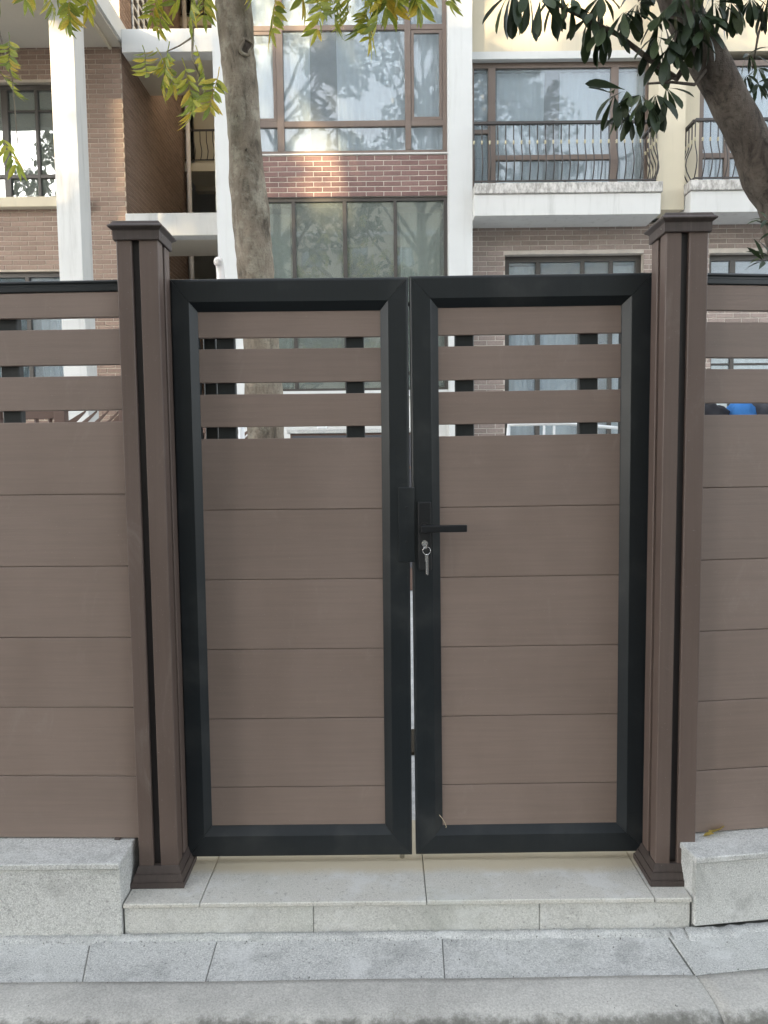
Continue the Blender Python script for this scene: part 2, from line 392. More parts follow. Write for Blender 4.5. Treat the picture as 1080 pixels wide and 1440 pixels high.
js = [(-4.15,-4.10), (-3.2,-3.16), (-2.4,-2.36), (-1.66,-1.62), (-0.935,-0.885), (-0.537,-0.530), (0.167,0.160), (0.8715,0.883)]
for i in range(len(js)-1):
    (a0,a1),(b0,b1) = js[i],js[i+1]; g = 0.0014
    fr = -0.425 if i > 3 else -0.405; fr2 = -0.427 if i > 2 else -0.405
    slab([(a1+g,fr),(b1-g,fr2),(b0-g,-0.235),(a0+g,-0.235)], PZ-0.03, PZ+rnd.uniform(-0.003,0.002), 'paving_slab', 'granite_pave', pv)
pv2 = tag(part('pavement', MB().box(0.90, 5, -0.44, 0.30, -0.314, PZ-0.005), 'mortar_dark', None, TURN), kind='structure')
for a, b in ((0.885,1.55),(1.556,2.3),(2.306,3.1),(3.106,4.0)):
    slab([(a if a > 1 else JX(-0.42,True)+0.0004,-0.42),(b,-0.42),(b,-0.245),(a if a > 1 else JX(-0.245,True)+0.0004,-0.245)], PZ-0.03, PZ+rnd.uniform(-0.002,0.003), 'paving_slab', 'granite_pave', pv2, TURN)
# mortar fillet and rubble against the riser and the plinths
def fillet(x0, x1, y, z, w, name, W=None, seed=0):
    mb = MB(); n = int((x1-x0)/0.02); k = 0
    for i in range(n+1):
        x = x0+(x1-x0)*i/n; q = noise.noise(Vector((x*9, seed, 0))); q2 = noise.noise(Vector((x*31, seed, 3)))
        ww = w*(1+0.5*q+0.3*q2); mb.v += [(x,y+0.02,z-0.02),(x,y,z+0.010+0.006*q2),(x,y-ww*0.5,z+0.004+0.004*q),(x,y-ww,z-0.012)]
    for i in range(n):
        for j in range(3): a = i*4+j; mb.f.append((a,a+1,a+5,a+4))
    return part(name, mb, 'granite_pave', pv if W is None else pv2, W, True)
fillet(-2.4, 0.93, -0.226, PZ, 0.034, 'mortar_fillet')
fillet(0.88, 3.0, -0.236, PZ, 0.05, 'mortar_fillet', TURN, 5)

kerb_prof = [(-0.427,PZ-0.14),(-0.427,PZ+0.001),(-0.45,PZ+0.004),(-0.48,PZ+0.004),(-0.51,PZ+0.003),(-0.535,PZ+0.001),(-0.556,PZ-0.003),(-0.572,PZ-0.010),(-0.584,PZ-0.020),(-0.592,PZ-0.034),(-0.597,PZ-0.055),(-0.603,PZ-0.10),(-0.61,PZ-0.165)]
kb = tag(part('kerb', MB().box(-4.2, 0.88, -0.58, -0.43, -0.33, PZ-0.03), 'mortar_dark'), kind='structure')
def kerb_stone(x0, x1, W=None):
    mb = MB(); n = int((x1-x0)/0.014); m = len(kerb_prof)
    for i in range(n+1):
        x = x0+(x1-x0)*i/n
        e = 1.0 if 0 < i < n else 0.0
        for j, (y, z) in enumerate(kerb_prof):
            f = max(0, (j-4)/5.0); f = min(1, f)
            d = noise.noise(Vector((x*7, j*0.5, 1)))*0.010*f + noise.noise(Vector((x*30, j*1.1, 4)))*0.009*f + noise.noise(Vector((x*2.1, j*0.2, 9)))*0.003
            yy = y + d*0.8 + (0.008*noise.noise(Vector((x*1.3, 2, 2))) if j < 2 else 0)
            xj = x
            if W is None and x1 > 0 and i == n: xj = JX(y,False)-0.0003
            if W is not None and i == 0: xj = JX(y,True)+0.0003
            mb.v.append((xj, yy, z - (1-e)*0.002 + d*0.5))
    for i in range(n):
        for j in range(m-1): a = i*m+j; mb.f.append((a,a+1,a+m+1,a+m))
    mb.f.append(tuple(reversed(range(m)))); mb.f.append(tuple(n*m+j for j in range(m)))
    bm = bmesh.new(); me = mb.mesh('kerb_stone','kerb',True); bm.from_mesh(me); bmesh.ops.recalc_face_normals(bm, faces=bm.faces); bm.to_mesh(me); bm.free()
    return put(bpy.data.objects.new('kerb_stone', me), kb, W)
kerb_stone(-4.1, -1.505); kerb_stone(-1.5, 0.86); kerb_stone(0.89, 3.2, TURN)

gt = MB(); gq = random.Random(3)
for i in range(240):
    x = gq.uniform(-1.6,1.5); k = gq.random()
    y = -0.245-abs(gq.gauss(0,0.012)) if k < 0.6 else (-0.425+gq.gauss(0,0.008) if k < 0.8 else gq.uniform(-0.56,-0.25))
    if x > 0.85: y += (x-0.85)*0.12
    q = gq.uniform(0.0006,0.0024); z = PZ+0.0045
    vs = [(x+q*math.cos(a)*gq.uniform(0.7,1.3),y+q*math.sin(a)*gq.uniform(0.7,1.3),z-0.004) for a in (0,1.57,3.14,4.71)]+[(x,y,z+q*0.5)]
    gt.add(vs,[(0,1,4),(1,2,4),(2,3,4),(3,0,4)])
tag(part('grit', gt, 'mortar_dark'), 'fine dark grit scattered on the paving along the step', 'grit', kind='stuff')

# ------------------------------------------------------------------ step and plinths
SZ = -0.03
st = thing('granite_step', (0.06,-0.22,PZ), 'low pale granite threshold step lying under both gate leaves', 'step')
box_part('bedding', (-0.832,0.955,-0.205,0.31,PZ-0.1,SZ-0.016), 'mortar_dark', st)
xs = [-0.836,-0.593,0.121,0.838,0.957]
for a, b in zip(xs[:-1], xs[1:]):
    sk = 0.0 if a < 0.8 else 0.0
    box_part('top_slab', (a+0.0012,b-0.0012,-0.224,0.30,SZ-0.015,SZ+rnd.uniform(-0.0012,0.0008)), 'granite_step', st, 0.0025)
xs = [-0.834,-0.237,0.477,0.953]
for a, b in zip(xs[:-1], xs[1:]):
    box_part('riser_slab', (a+0.001,b-0.001,-0.218+rnd.uniform(0,0.0015),-0.2045,PZ-0.02,SZ-0.0165), 'granite_riser', st, 0.0015)

PT = 0.107
pl = thing('granite_plinth', (-1.6,-0.2,PZ), 'long granite plinth under the fence panel beside the gate leaf without a handle', 'plinth', 'fence plinths')
box_part('bedding', (-3.6,-0.86,-0.20,0.10,PZ-0.1,PT-0.03), 'mortar_dark', pl)
for a, b in ((-3.6,-2.2),(-2.197,-0.838)):
    box_part('coping_slab', (a,b,-0.232,0.12,PT-0.02,PT), 'granite', pl, 0.003)
    box_part('facing_slab', (a,b-0.001,-0.226,-0.205,PZ-0.012,PT-0.0212), 'granite', pl, 0.002)
box_part('end_slab', (-0.857,-0.839,-0.2035,0.11,PZ-0.01,PT-0.0212), 'granite', pl, 0.0015)
pr = thing('granite_plinth', (1.6,-0.15,PZ), 'granite plinth with a fallen leaf under the fence panel beside the handled leaf', 'plinth', 'fence plinths')
TR = rotZ(7.0, 0.962, -0.225)
box_part('bedding', (0.985,3.4,-0.20,0.10,PZ-0.1,PT-0.03), 'mortar_dark', pr, 0, TR)
for a, b in ((0.958,2.3),(2.303,3.4)):
    box_part('coping_slab', (a,b,-0.237,0.12,PT-0.02,PT), 'granite', pr, 0.003, TR)
    box_part('facing_slab', (a+0.004,b-0.001,-0.230,-0.208,PZ+0.018,PT-0.0212), 'granite', pr, 0.002, TR)
box_part('end_slab', (0.963,0.984,-0.2065,0.11,PZ+0.0,PT-0.0212), 'granite', pr, 0.0015, TR)
# small rough foot of mortar under the plinth's corner
fillet(0.93, 1.01, -0.226, PZ+0.004, 0.05, 'mortar_fillet', None, 8)

# ------------------------------------------------------------------ posts
def gate_post(cx, cy, label, tilt=0.0):
    t = thing('gate_post', (cx,cy,SZ), label, 'gate post', 'gate posts'); W = Matrix.Translation((cx,cy,0)) @ Matrix.Rotation(tilt,4,'Z') @ Matrix.Translation((-cx,-cy,0))
    h = 0.064; w = 0.052
    box_part('core', (cx-0.050,cx+0.050,cy-0.050,cy+0.050,0.0,2.05), 'core', t, 0, W)
    for sx in (-1,1):
        for sy in (-1,1):
            x0, x1 = (cx-h, cx-h+0.047) if sx < 0 else (cx+h-0.058, cx+h); y0, y1 = sorted((cy+sy*h, cy+sy*(h-w)))
            box_part('corner_profile', (x0,x1,y0,y1,0.012,2.048), 'post', t, 0.0025, W)
    bp = MB().sqlathe([(0.086,SZ),(0.087,SZ+0.004),(0.0865,SZ+0.016),(0.0862,SZ+0.018),(0.0825,SZ+0.0185),(0.0825,SZ+0.021),(0.0770,SZ+0.041),(0.0735,SZ+0.0415),(0.0735,SZ+0.044),(0.067,SZ+0.064),(0.0655,SZ+0.066)], cx, cy)
    part('base_moulding', bp, 'trimbrown', t, W)
    cp = MB().sqlathe([(0.0700,2.034),(0.0715,2.036),(0.0715,2.062),(0.073,2.064),(0.083,2.071),(0.084,2.074),(0.082,2.077),(0.075,2.082),(0.071,2.090),(0.069,2.0915),(0.004,2.104)], cx, cy)
    part('cap', cp, 'trimbrown', t, W)
    sc = MB().tube([(cx+(0.0712 if cx < 0 else -0.0712),cy-0.045,2.05),(cx+(0.074 if cx < 0 else -0.074),cy-0.045,2.05)], 0.003, 8)
    part('screw', sc, 'chrome', t, W)
    return t
gate_post(-0.751,-0.055, 'brown grooved gate post beside the gate leaf without a handle', R(0.4))
gate_post(0.934,-0.076, 'brown grooved gate post beside the gate leaf with the lever handle', R(-0.6))

# ------------------------------------------------------------------ fence panels
def fence(x0, x1, y, W, label, uprights, seed):
    t = thing('fence_panel', W @ Vector(((x0+x1)/2,y,PT)), label, 'fence', 'board fence panels')
    zs = [(1.8105,1.888),(1.663,1.774),(1.521,1.628),(1.2535,1.484),(1.021,1.2515),(0.788,1.019),(0.5555,0.786),(0.3225,0.5535),(PT+0.004,0.3205)]
    r = random.Random(seed)
    for z0, z1 in zs:
        d = r.uniform(0,0.0012)
        mb = MB().cbox(x0,x1,y+d,y+0.022+d,z0,z1,0.0016)
        if z1-z0 > 0.15 and z1 < 1.4: mb.box(x0,x1,y+0.009,y+0.014,z1-0.001,z1+0.006)
        part('board' if z1-z0 > 0.15 else 'slat', mb, 'board', t, W)
    mb = MB(); mb.cbox(x0,x1,y-0.004,y+0.034,1.890,1.907,0.002); mb.cbox(x0,x1,y-0.001,y+0.032,1.905,1.915,0.002); mb.cbox(x0,x1,y-0.005,y+0.036,1.914,1.924,0.003)
    part('top_rail', mb, 'charcoal', t, W)
    for u in uprights:
        box_part('upright', (u,u+0.06,y+0.0235,y+0.055,PT+0.002,1.889), 'charcoal', t, 0.003, W)
    return t
TL = rotZ(-1.8, -0.84, -0.08)
fence(-3.4,-0.8160,-0.083, TL, 'brown slatted board fence panel beside the gate leaf without a handle', (-1.225,-2.2,-3.2), 3)
TF = rotZ(6.5, 1.0, -0.09)
fence(1.0005,3.2,-0.092, TF, 'brown slatted board fence panel beside the gate leaf with the lever handle', (2.0,3.0), 4)
br = MB().cbox(-0.905,-0.885,-0.090,-0.06,PT,PT+0.006,0.001)
ft = tag(part('rubber_shim', br, 'trimbrown', None, TL), 'small brown shim wedged under the fence panel on the plinth', 'shim')

# ------------------------------------------------------------------ gate leaves
def mitred_frame(parent, x0, x1, z0, z1, wl, wr, wt, wb, th=0.045, W=None):
    prof = [(0.0,th),(0.0,0.007),(0.02,0.003),(0.06,0.0007),(0.10,0.0),(0.72,0.0),(0.735,0.0008),(0.975,0.0185),(1.0,0.020),(1.0,th)]
    g = 0.0005
    def side(name, f, flip):
        mb = MB(); n = len(prof)
        for e in (0,1):
            for t, y in prof: mb.v.append(f(e,t,y))
        for i in range(n):
            j = (i+1) % n
            mb.f.append((i,j,n+j,n+i) if not flip else (i,n+i,n+j,j))
        mb.f.append(tuple(range(n)) if flip else tuple(reversed(range(n)))); mb.f.append(tuple(n+i for i in range(n)) if not flip else tuple(n+i for i in reversed(range(n))))
        o = part(name, mb, 'charcoal', parent, W)
        bm = bmesh.new(); bm.from_mesh(o.data); bmesh.ops.recalc_face_normals(bm, faces=bm.faces); bm.to_mesh(o.data); bm.free()
    side('frame_stile', lambda e,t,y: (x0+t*wl, y, (z0+t*wb+g) if e == 0 else (z1-t*wt-g)), False)
    side('frame_stile', lambda e,t,y: (x1-t*wr, y, (z0+t*wb+g) if e == 0 else (z1-t*wt-g)), True)
    side('frame_rail', lambda e,t,y: ((x0+t*wl+g) if e == 0 else (x1-t*wr-g), y, z1-t*wt), False)
    side('frame_rail', lambda e,t,y: ((x0+t*wl+g) if e == 0 else (x1-t*wr-g), y, z0+t*wb), True)

def gate_leaf(x0, x1, px0, px1, z1, pz0, pz1, label, ups, seed, tilt):
    t = thing('gate_leaf', ((x0+x1)/2,0.02,-0.004), label, 'gate', 'leaves of the double gate')
    W = Matrix.Translation((x0,0,0)) @ Matrix.Rotation(tilt,4,'Y') @ Matrix.Translation((-x0,0,0))
    mitred_frame(t, x0, x1, -0.005, z1, px0-x0, x1-px1, z1-pz1, pz0+0.005, W=W)
    zs = [(1.758,pz1+0.006),(1.612,1.722),(1.4665,1.574),(1.1915,1.428),(0.9555,1.1893),(0.7165,0.9533),(0.4757,0.7143),(0.2343,0.4735),(pz0-0.008,0.2321)]
    r = random.Random(seed)
    for a, b in zs:
        d = r.uniform(0,0.0008)
        mb = MB().cbox(px0-0.006,px1+0.006,0.0215+d,0.040+d,a,b,0.0014)
        if b < 1.3: mb.box(px0-0.005,px1+0.005,0.029,0.034,b-0.001,b+0.006)
        part('board' if b-a > 0.13 or a < 0.2 else 'slat', mb, 'board', t, W)
    for u0, u1, y in ups:
        box_part('upright', (u0,u1,y,y+0.025,pz0,pz1+0.005), 'charcoal', t, 0.003, W)
    return t, W
ga, WA = gate_leaf(-0.690,0.084,-0.606,-0.008,1.945,0.098,1.842, 'charcoal framed brown board gate leaf with the flat strike plate and no handle', [(-0.604,-0.562,0.075),(-0.555,-0.492,0.0425),(-0.125,-0.063,0.0425)], 11, R(0.08))
gb, WB = gate_leaf(0.0975,0.8945,0.191,0.792,1.9465,0.090,1.8465, 'charcoal framed brown board gate leaf with lever handle and keys in its lock', [(0.248,0.311,0.0425),(0.660,0.725,0.0425)], 12, R(-0.22))
# strike plate, its screws, drop bolt and hinge block on the handle-less leaf
spm = part('strike_plate', MB().cbox(0.046,0.1005,-0.0055,-0.0008,1.013,1.262,0.0015), 'charcoal', ga, WA)
for z in (1.194,1.080):
    part('screw', MB().tube([(0.073,-0.0056,z),(0.073,-0.0075,z)],0.0048,12), 'blackmetal', spm, WA)
part('drop_bolt', MB().tube([(0.050,0.028,0.05),(0.050,0.028,SZ+0.004)],0.009,12), 'chrome', ga, WA, True)
part('stop_block', MB().cbox(0.0835,0.0965,0.012,0.03,1.855,1.866,0.001), 'blackmetal', ga, WA)
# hinges on the outer stiles
for par, W, x in ((ga,WA,-0.6905),(gb,WB,0.8950)):
    for z in (0.35,1.6):
        part('hinge', MB().tube([(x,0.03,z-0.05),(x,0.03,z+0.05)],0.009,10), 'blackmetal', par, W, True)
# lock: plate, lever with neck, cylinder
lp = part('lock_plate', MB().cbox(0.1165,0.1605,-0.013,-0.0005,0.985,1.2125,0.0035,2), 'blackmetal', gb, WB)
lm = MB().tube([(0.138,-0.0125,1.127),(0.138,-0.016,1.127)],0.0185,20); lm.tube([(0.138,-0.015,1.127),(0.138,-0.05,1.127)],0.0105,16)
hd = part('lever_handle', lm, 'blackmetal', gb, WB, False)
part('lever_grip', MB().cbox(0.1255,0.2740,-0.061,-0.045,1.1155,1.1385,0.003,2), 'blackmetal', hd, WB)
cy_ = part('lock_cylinder', MB().tube([(0.138,-0.0125,1.075),(0.138,-0.017,1.075)],0.0105,20).tube([(0.138,-0.0125,1.062),(0.138,-0.0155,1.062)],0.006,14), 'chrome', lp, WB, False)
# keys
ks = thing('key_bunch', (0.138,-0.03,0.977), 'chrome keys on a split ring hanging from the gate lock', 'keys')
mb = MB(); mb.cbox(0.1365,0.1395,-0.052,-0.0172,1.069,1.081,0.0008); mb.cbox(0.1362,0.1398,-0.058,-0.036,1.064,1.086,0.0015)
part('key', mb, 'chrome', ks)
ring = []; 
for i in range(25):
    a = 2*math.pi*i/24; ring.append((0.138+0.0125*math.cos(a), -0.049+0.004*math.sin(a*0.5), 1.055+0.0125*math.sin(a)))
part('split_ring', MB().tube(ring,0.0011,6,cap=False).tube([(p[0],p[1]-0.002,p[2]) for p in ring],0.0010,6,cap=False), 'chrome', ks, None, True)
mb = MB(); mb.cbox(0.1345,0.1405,-0.051,-0.049,0.978,1.044,0.0006)
mb.cbox(0.1315,0.1430,-0.0515,-0.0485,1.020,1.044,0.0012)
for z in (0.984,0.992,1.001): mb.cbox(0.1405,0.1425,-0.0508,-0.0492,z,z+0.004,0.0004)
part('key', mb, 'chrome', ks)
mb = MB(); mb.cbox(0.1365,0.1425,-0.0545,-0.053,0.976,1.043,0.0006, ); part('key', mb, 'chrome', ks, rotZ(9,0.14,-0.05))

# fallen leaf on the plinth, dry straw caught at the bottom of the leaf
def leaf_mesh(name, mat, prof, fold=0.18, curl=0.25):
    mb = MB(); L = len(prof)
    for t, w in prof:
        z = -curl*t*t; mb.v += [(-w,t,z+fold*w),(0,t,z),(w,t,z+fold*w)]
    for i in range(L-1):
        a = i*3; mb.f += [(a,a+1,a+4,a+3),(a+1,a+2,a+5,a+4)]
    return mb
dl = leaf_mesh('x','leaf_dead',[(0,0.004),(0.2,0.20),(0.5,0.30),(0.8,0.2),(1.0,0.01)],0.9,-0.35)
fl = part('fallen_leaf', dl, 'leaf_dead', None, TR @ Matrix.Translation((1.075,-0.107,PT+0.004)) @ Matrix.Rotation(R(-78),4,'Z') @ Matrix.Diagonal((0.065,0.065,0.05,1)), True)
tag(fl, 'yellow dry leaf fallen on the granite plinth against the fence', 'leaf')
dl2 = part('fallen_leaf', dl, 'leaf_dead', None, TR @ Matrix.Translation((1.05,-0.118,PT+0.003)) @ Matrix.Rotation(R(-100),4,'Z') @ Matrix.Diagonal((0.035,0.035,0.025,1)), True)
tag(dl2, 'tiny curled yellow leaf scrap next to the larger fallen leaf', 'leaf')
sw = part('straw', MB().tube([(0.178,0.004,0.136),(0.187,-0.004,0.128),(0.197,-0.008,0.112),(0.2015,-0.006,0.098),(0.2005,0.0,0.092)],0.0011,5), 'straw', None, None, True)
tag(sw, 'thin dry straw stuck on the bottom corner of the handled gate leaf', 'straw')

# ------------------------------------------------------------------ the apartment building
bd = thing('apartment_building', (0,9.5,-0.05), 'brick and white apartment building with balconies standing behind the gate', 'building')
def bpart(name, b, mat, c=0.0): return box_part(name, b, mat, bd, c)
G = -0.04      # yard level
_bc = {}
def brick_me(L, h, d, mat):
    k = (round(L,3), round(h,3), mat)
    if k not in _bc:
        mb = MB(); c = 0.003
        mb.v = [(0,0,0),(L,0,0),(L,0,h),(0,0,h),(c,-d,c),(L-c,-d,c),(L-c,-d,h-c),(c,-d,h-c)]
        mb.f = [(0,1,5,4),(1,2,6,5),(2,3,7,6),(3,0,4,7),(4,5,6,7)]
        _bc[k] = mb.mesh('brick', mat)
    return _bc[k]
def brick_wall(ox, oy, deg, width, z0, z1, mat, mortar, holes=(), single=lambda u, z: True, th=0.2, ph=0.0, limit=290):
    """tiled wall running from (ox,oy) along deg; bricks stand 7 mm proud of the mortar"""
    Wm = Matrix.Translation((ox,oy,0)) @ Matrix.Rotation(R(deg),4,'Z')
    us = sorted({0.0,width}|{h[0] for h in holes}|{h[1] for h in holes}); zz = sorted({z0,z1}|{h[2] for h in holes}|{h[3] for h in holes})
    mb = MB()
    for i in range(len(us)-1):
        for j in range(len(zz)-1):
            um, zm = (us[i]+us[i+1])/2, (zz[j]+zz[j+1])/2
            if any(h[0] < um < h[1] and h[2] < zm < h[3] for h in holes): continue
            mb.box(us[i],us[i+1],0,th,zz[j],zz[j+1])
    w = part('brick_wall', mb, mortar, bd, Wm)
    PL, PH, J = 0.25, 0.0715, 0.011
    stuff = MB(); n = 0; row = 0; z = z0
    while z < z1-0.02:
        h = min(PH-J, z1-z-0.004); u = -PL + (PL/2 if row % 2 else 0) + ph
        while u < width:
            a, b = max(u+J/2,0.002), min(u+PL-J/2,width-0.002); segs = [(a,b)] if b-a > 0.025 else []
            for hu0, hu1, hz0, hz1 in holes:
                if z+h > hz0 and z < hz1:
                    ns = []
                    for p, q in segs:
                        if q <= hu0 or p >= hu1: ns.append((p,q)); continue
                        if hu0-p > 0.025: ns.append((p,hu0))
                        if q-hu1 > 0.025: ns.append((hu1,q))
                    segs = ns
            for p, q in segs:
                if single((p+q)/2, z) and n < limit:
                    inst('brick', brick_me(q-p,h,0.007,mat), w, Wm @ Matrix.Translation((p,0,z))); n += 1
                else:
                    c = 0.003; d = 0.007
                    stuff.add([(p,0,z),(q,0,z),(q,0,z+h),(p,0,z+h),(p+c,-d,z+c),(q-c,-d,z+c),(q-c,-d,z+h-c),(p+c,-d,z+h-c)],[(0,1,5,4),(1,2,6,5),(2,3,7,6),(3,0,4,7),(4,5,6,7)])
            u += PL
        z += PH; row += 1
    if stuff.f: tag(part('brick_field', stuff, mat, w, Wm), kind='stuff')
    return w

def window(x0, x1, z0, z1, y, vs, hs, fmat, gmat, fw_=0.06, dep=0.07, sashes=()):
    """outer frame, mullions at vs, transoms at hs = (z, xa, xb); one pane for every cell"""
    mb = MB(); mb.box(x0,x1,y,y+dep,z0,z0+fw_*0.8); mb.box(x0,x1,y,y+dep,z1-fw_,z1); mb.box(x0,x0+fw_,y,y+dep,z0+fw_*0.8,z1-fw_); mb.box(x1-fw_,x1,y,y+dep,z0+fw_*0.8,z1-fw_)
    w = part('window', mb, fmat, bd)
    for v, ww in vs: box_part('mullion', (v-ww/2,v+ww/2,y-0.004,y+dep-0.004,z0+fw_*0.8,z1-fw_), fmat, w, 0.006)
    for z, ww, xa, xb in hs: box_part('transom', (xa,xb,y+0.004,y+dep-0.01,z-ww/2,z+ww/2), fmat, w, 0.006)
    for a, b, c_, d in sashes:
        m2 = MB(); s = 0.042; yy = y+0.012
        m2.box(a,b,yy,yy+0.04,c_,c_+s); m2.box(a,b,yy,yy+0.04,d-s,d); m2.box(a,a+s,yy,yy+0.04,c_+s,d-s); m2.box(b-s,b,yy,yy+0.04,c_+s,d-s)
        part('sash', m2, fmat, w)
    xsv = [x0+fw_] + [v for v, _ in vs] + [x1-fw_]
    for i in range(len(xsv)-1):
        a, b = xsv[i], xsv[i+1]
        cuts = sorted([z0+fw_*0.8]+[h[0] for h in hs if h[1] < (a+b)/2 < h[2]]+[z1-fw_])
        for j in range(len(cuts)-1):
            box_part('pane', (a,b,y+0.03,y+0.036,cuts[j],cuts[j+1]), gmat, w)
    return w

# --- centre bay
bpart('pillar', (-2.31,-1.955,8.35,9.3,G,11.5), 'white')
bpart('pillar', (0.957,1.292,8.33,9.0,G,11.5), 'white')
bpart('side_wall', (-2.30,-2.10,9.3,13.0,G,11.5), 'white_st')
brick_wall(-1.953,8.5,0,2.908,5.045,5.615,'brick_red','mortar', th=0.25)
bpart('window_sill', (-1.953,0.955,8.475,8.75,5.617,5.637), 'white_st')
window(-1.952,0.954,5.64,8.35,8.52,[(-1.405,0.10),(0.404,0.085)],[(6.06,0.085,-1.95,0.95),(7.365,0.075,-1.95,0.95)],'frame','glass',0.06,0.08,
       [(-1.89,-1.46,6.105,7.325),(0.45,0.89,6.105,7.325)])
bpart('spandrel', (-1.953,0.955,8.5,8.75,8.352,8.9), 'white')
window(-1.952,0.954,2.30,5.04,8.53,[(-1.25,0.055),(-0.517,0.06),(0.207,0.05)],[(2.55,0.05,-1.95,0.95)],'frame_dk','glass_dk',0.05,0.07)
bpart('window_sill', (-1.953,0.955,8.42,8.75,2.21,2.297), 'white')
bpart('base_wall', (-1.953,0.955,8.5,8.75,G,2.208), 'white_st')
# --- right wing
RX = 7.6
hol = ((1.81-1.294,3.84-1.294,1.0,4.265),(4.80-1.294,6.9-1.294,3.56,4.255),(4.85-1.294,6.9-1.294,1.1,2.90))
brick_wall(1.294,8.7,0,RX-1.294,G,4.70,'brick_grey','mortar',hol, single=lambda u,z: (z > 3.7 and u < 4.4) or (z > 2.4 and u < 0.55) or (2.85 < z < 3.56 and 3.4 < u < 4.8))
window(1.81,3.84,1.0,4.262,8.82,[(2.32,0.07),(2.98,0.06),(3.40,0.06)],[],'frame_dk','glass',0.08,0.07)
window(4.80,6.9,3.56,4.252,8.82,[(5.2,0.08),(6.0,0.06)],[],'frame_dk','glass',0.08,0.07)
window(4.85,6.9,1.1,2.897,8.82,[(5.22,0.06),(6.0,0.06)],[(2.66,0.03,4.9,6.85)],'frame_dk','glass',0.06,0.07)
bpart('upper_wall', (1.293,3.92,8.72,8.95,7.09,11.5), 'cream')
bpart('lintel', (1.293,3.93,8.66,8.95,6.985,7.088), 'white')
bpart('upper_wall', (3.925,4.62,8.72,8.95,5.10,7.088), 'cream'); bpart('upper_wall', (3.922,RX,8.722,8.95,7.0885,11.5), 'cream')
window(1.294,3.922,5.085,6.983,8.76,[(1.625,0.11),(3.405,0.11)],[(6.03,0.06,1.30,1.6),(5.66,0.075,1.65,3.38)],'frame','glass',0.075,0.08)
window(4.622,RX-0.1,5.085,6.983,8.76,[(5.05,0.08),(6.2,0.08)],[(5.66,0.075,4.6,6.2)],'frame','glass',0.075,0.08)
bpart('pilaster', (3.88,4.262,8.32,8.719,4.76,11.4), 'cream')
# balconies
def balcony(x0, x1, yf, zt, left_end, right_end, label):
    z0 = zt-0.43
    b_ = part('balcony_slab', MB().cbox(x0,x1,yf+0.02,8.69,z0,zt-0.142,0.004), 'white_st', bd)
    box_part('ledge', (x0-(0.02 if left_end else 0),x1+(0.02 if right_end else 0),yf-0.01,8.70,zt-0.14,zt,), 'ledge', b_, 0.008)
    yr = yf+0.06; zb, zt2 = zt+0.035, zt+0.80
    a = x0+(0.06 if left_end else 0.0); e = x1-(0.06 if right_end else 0.0)
    mb = MB(); mb.box(a,e,yr-0.022,yr+0.022,zt2,zt2+0.035); mb.box(a,e,yr-0.012,yr+0.012,zb,zb+0.018)
    for flag, x in ((left_end,a),(right_end,e)):
        if flag: mb.box(x-0.022,x+0.022,yr+0.023,8.68,zt2,zt2+0.035); mb.box(x-0.012,x+0.012,yr+0.013,8.68,zb,zb+0.018)
    # feet under the bottom rail
    for i in range(3):
        x = a+0.1+(e-a-0.2)*i/2; mb.box(x-0.012,x+0.012,yr-0.012,yr+0.012,zt,zb)
    rl = part('balcony_railing', mb, 'iron', bd); tag(rl, label)
    prof = [(0,0.0),(0.05,0.028),(0.12,0.062),(0.20,0.080),(0.28,0.072),(0.36,0.042),(0.43,0.012),(0.48,0.0),(0.78,0.0)]
    pts = [(0,-o,z) for z, o in prof]
    bal = MB().tube(pts,0.0085,6).mesh('baluster','iron',True)
    col = MB().tube([(0,0,0.485),(0,0,0.50),(0,0,0.515),(0,0,0.53),(0,0,0.545)],[0.006,0.016,0.012,0.017,0.006],7).mesh('collar','gold',True)
    scr = []
    for i in range(9):
        q = math.pi*i/8; scr.append((0.026*math.cos(q),0,0.755-0.022*math.sin(q)))
    scm = MB().tube(scr,0.004,4).mesh('scroll','iron',True)
    spots = []
    n = int(round((e-a)/0.107))
    for i in range(n+1):
        spots.append((a+(e-a)*i/n,yr,0))
    for flag, x, rz in ((left_end,a,-90),(right_end,e,90)):
        if flag:
            for k in range(1,5): spots.append((x,yr+0.107*k,rz))
    for x, y, rz in spots:
        Wb = Matrix.Translation((x,y,zb+0.012)) @ Matrix.Rotation(R(rz),4,'Z')
        inst('baluster', bal, rl, Wb); inst('collar', col, rl, Wb)
        inst('scroll', scm, rl, Wb @ Matrix.Translation((0.053,0,0)))
balcony(1.294,3.862,8.10,5.07,False,True,'dark wrought iron balcony railing with bellied bars')
balcony(4.275,RX,8.10,5.085,True,False,'wrought iron balcony railing partly behind the dark-leaved tree')
# --- left wing (wall stands further back, column in front carries the slab above)
LW = 9.2
hol = ((9-7.6,9-4.75,5.27,7.0),(9-7.6,9-4.55,2.2,4.22))
brick_wall(-9.0,LW,0,9-3.862,G,7.50,'brick_tan','mortar_l',hol, single=lambda u,z: (u > 4.42 and z > 3.9) or (3.0 < u <= 4.42 and z > 4.1) or (u > 4.42 and z > 2.6), th=0.2)
brick_wall(-3.862,LW+0.002,90,3.6,G,11.4,'brick_tan','mortar_l',(), single=lambda u,z: u < 2.2 and z > 4.4, th=0.2, limit=295)
window(-7.6,-4.75,5.29,6.99,LW+0.08,[(-5.68,0.10),(-5.20,0.05)],[(5.66,0.06,-7.6,-4.75),(6.62,0.03,-5.65,-4.8)],'frame_dk','glass_dk',0.07,0.07)
window(-7.6,-4.55,2.2,4.217,LW+0.06,[(-5.45,0.07),(-6.4,0.07)],[(3.92,0.04,-7.5,-4.6)],'frame_dk','glass',0.07,0.07)
bpart('window_sill', (-9,-4.44,LW-0.14,LW+0.1,5.14,5.285), 'cream', 0.004)
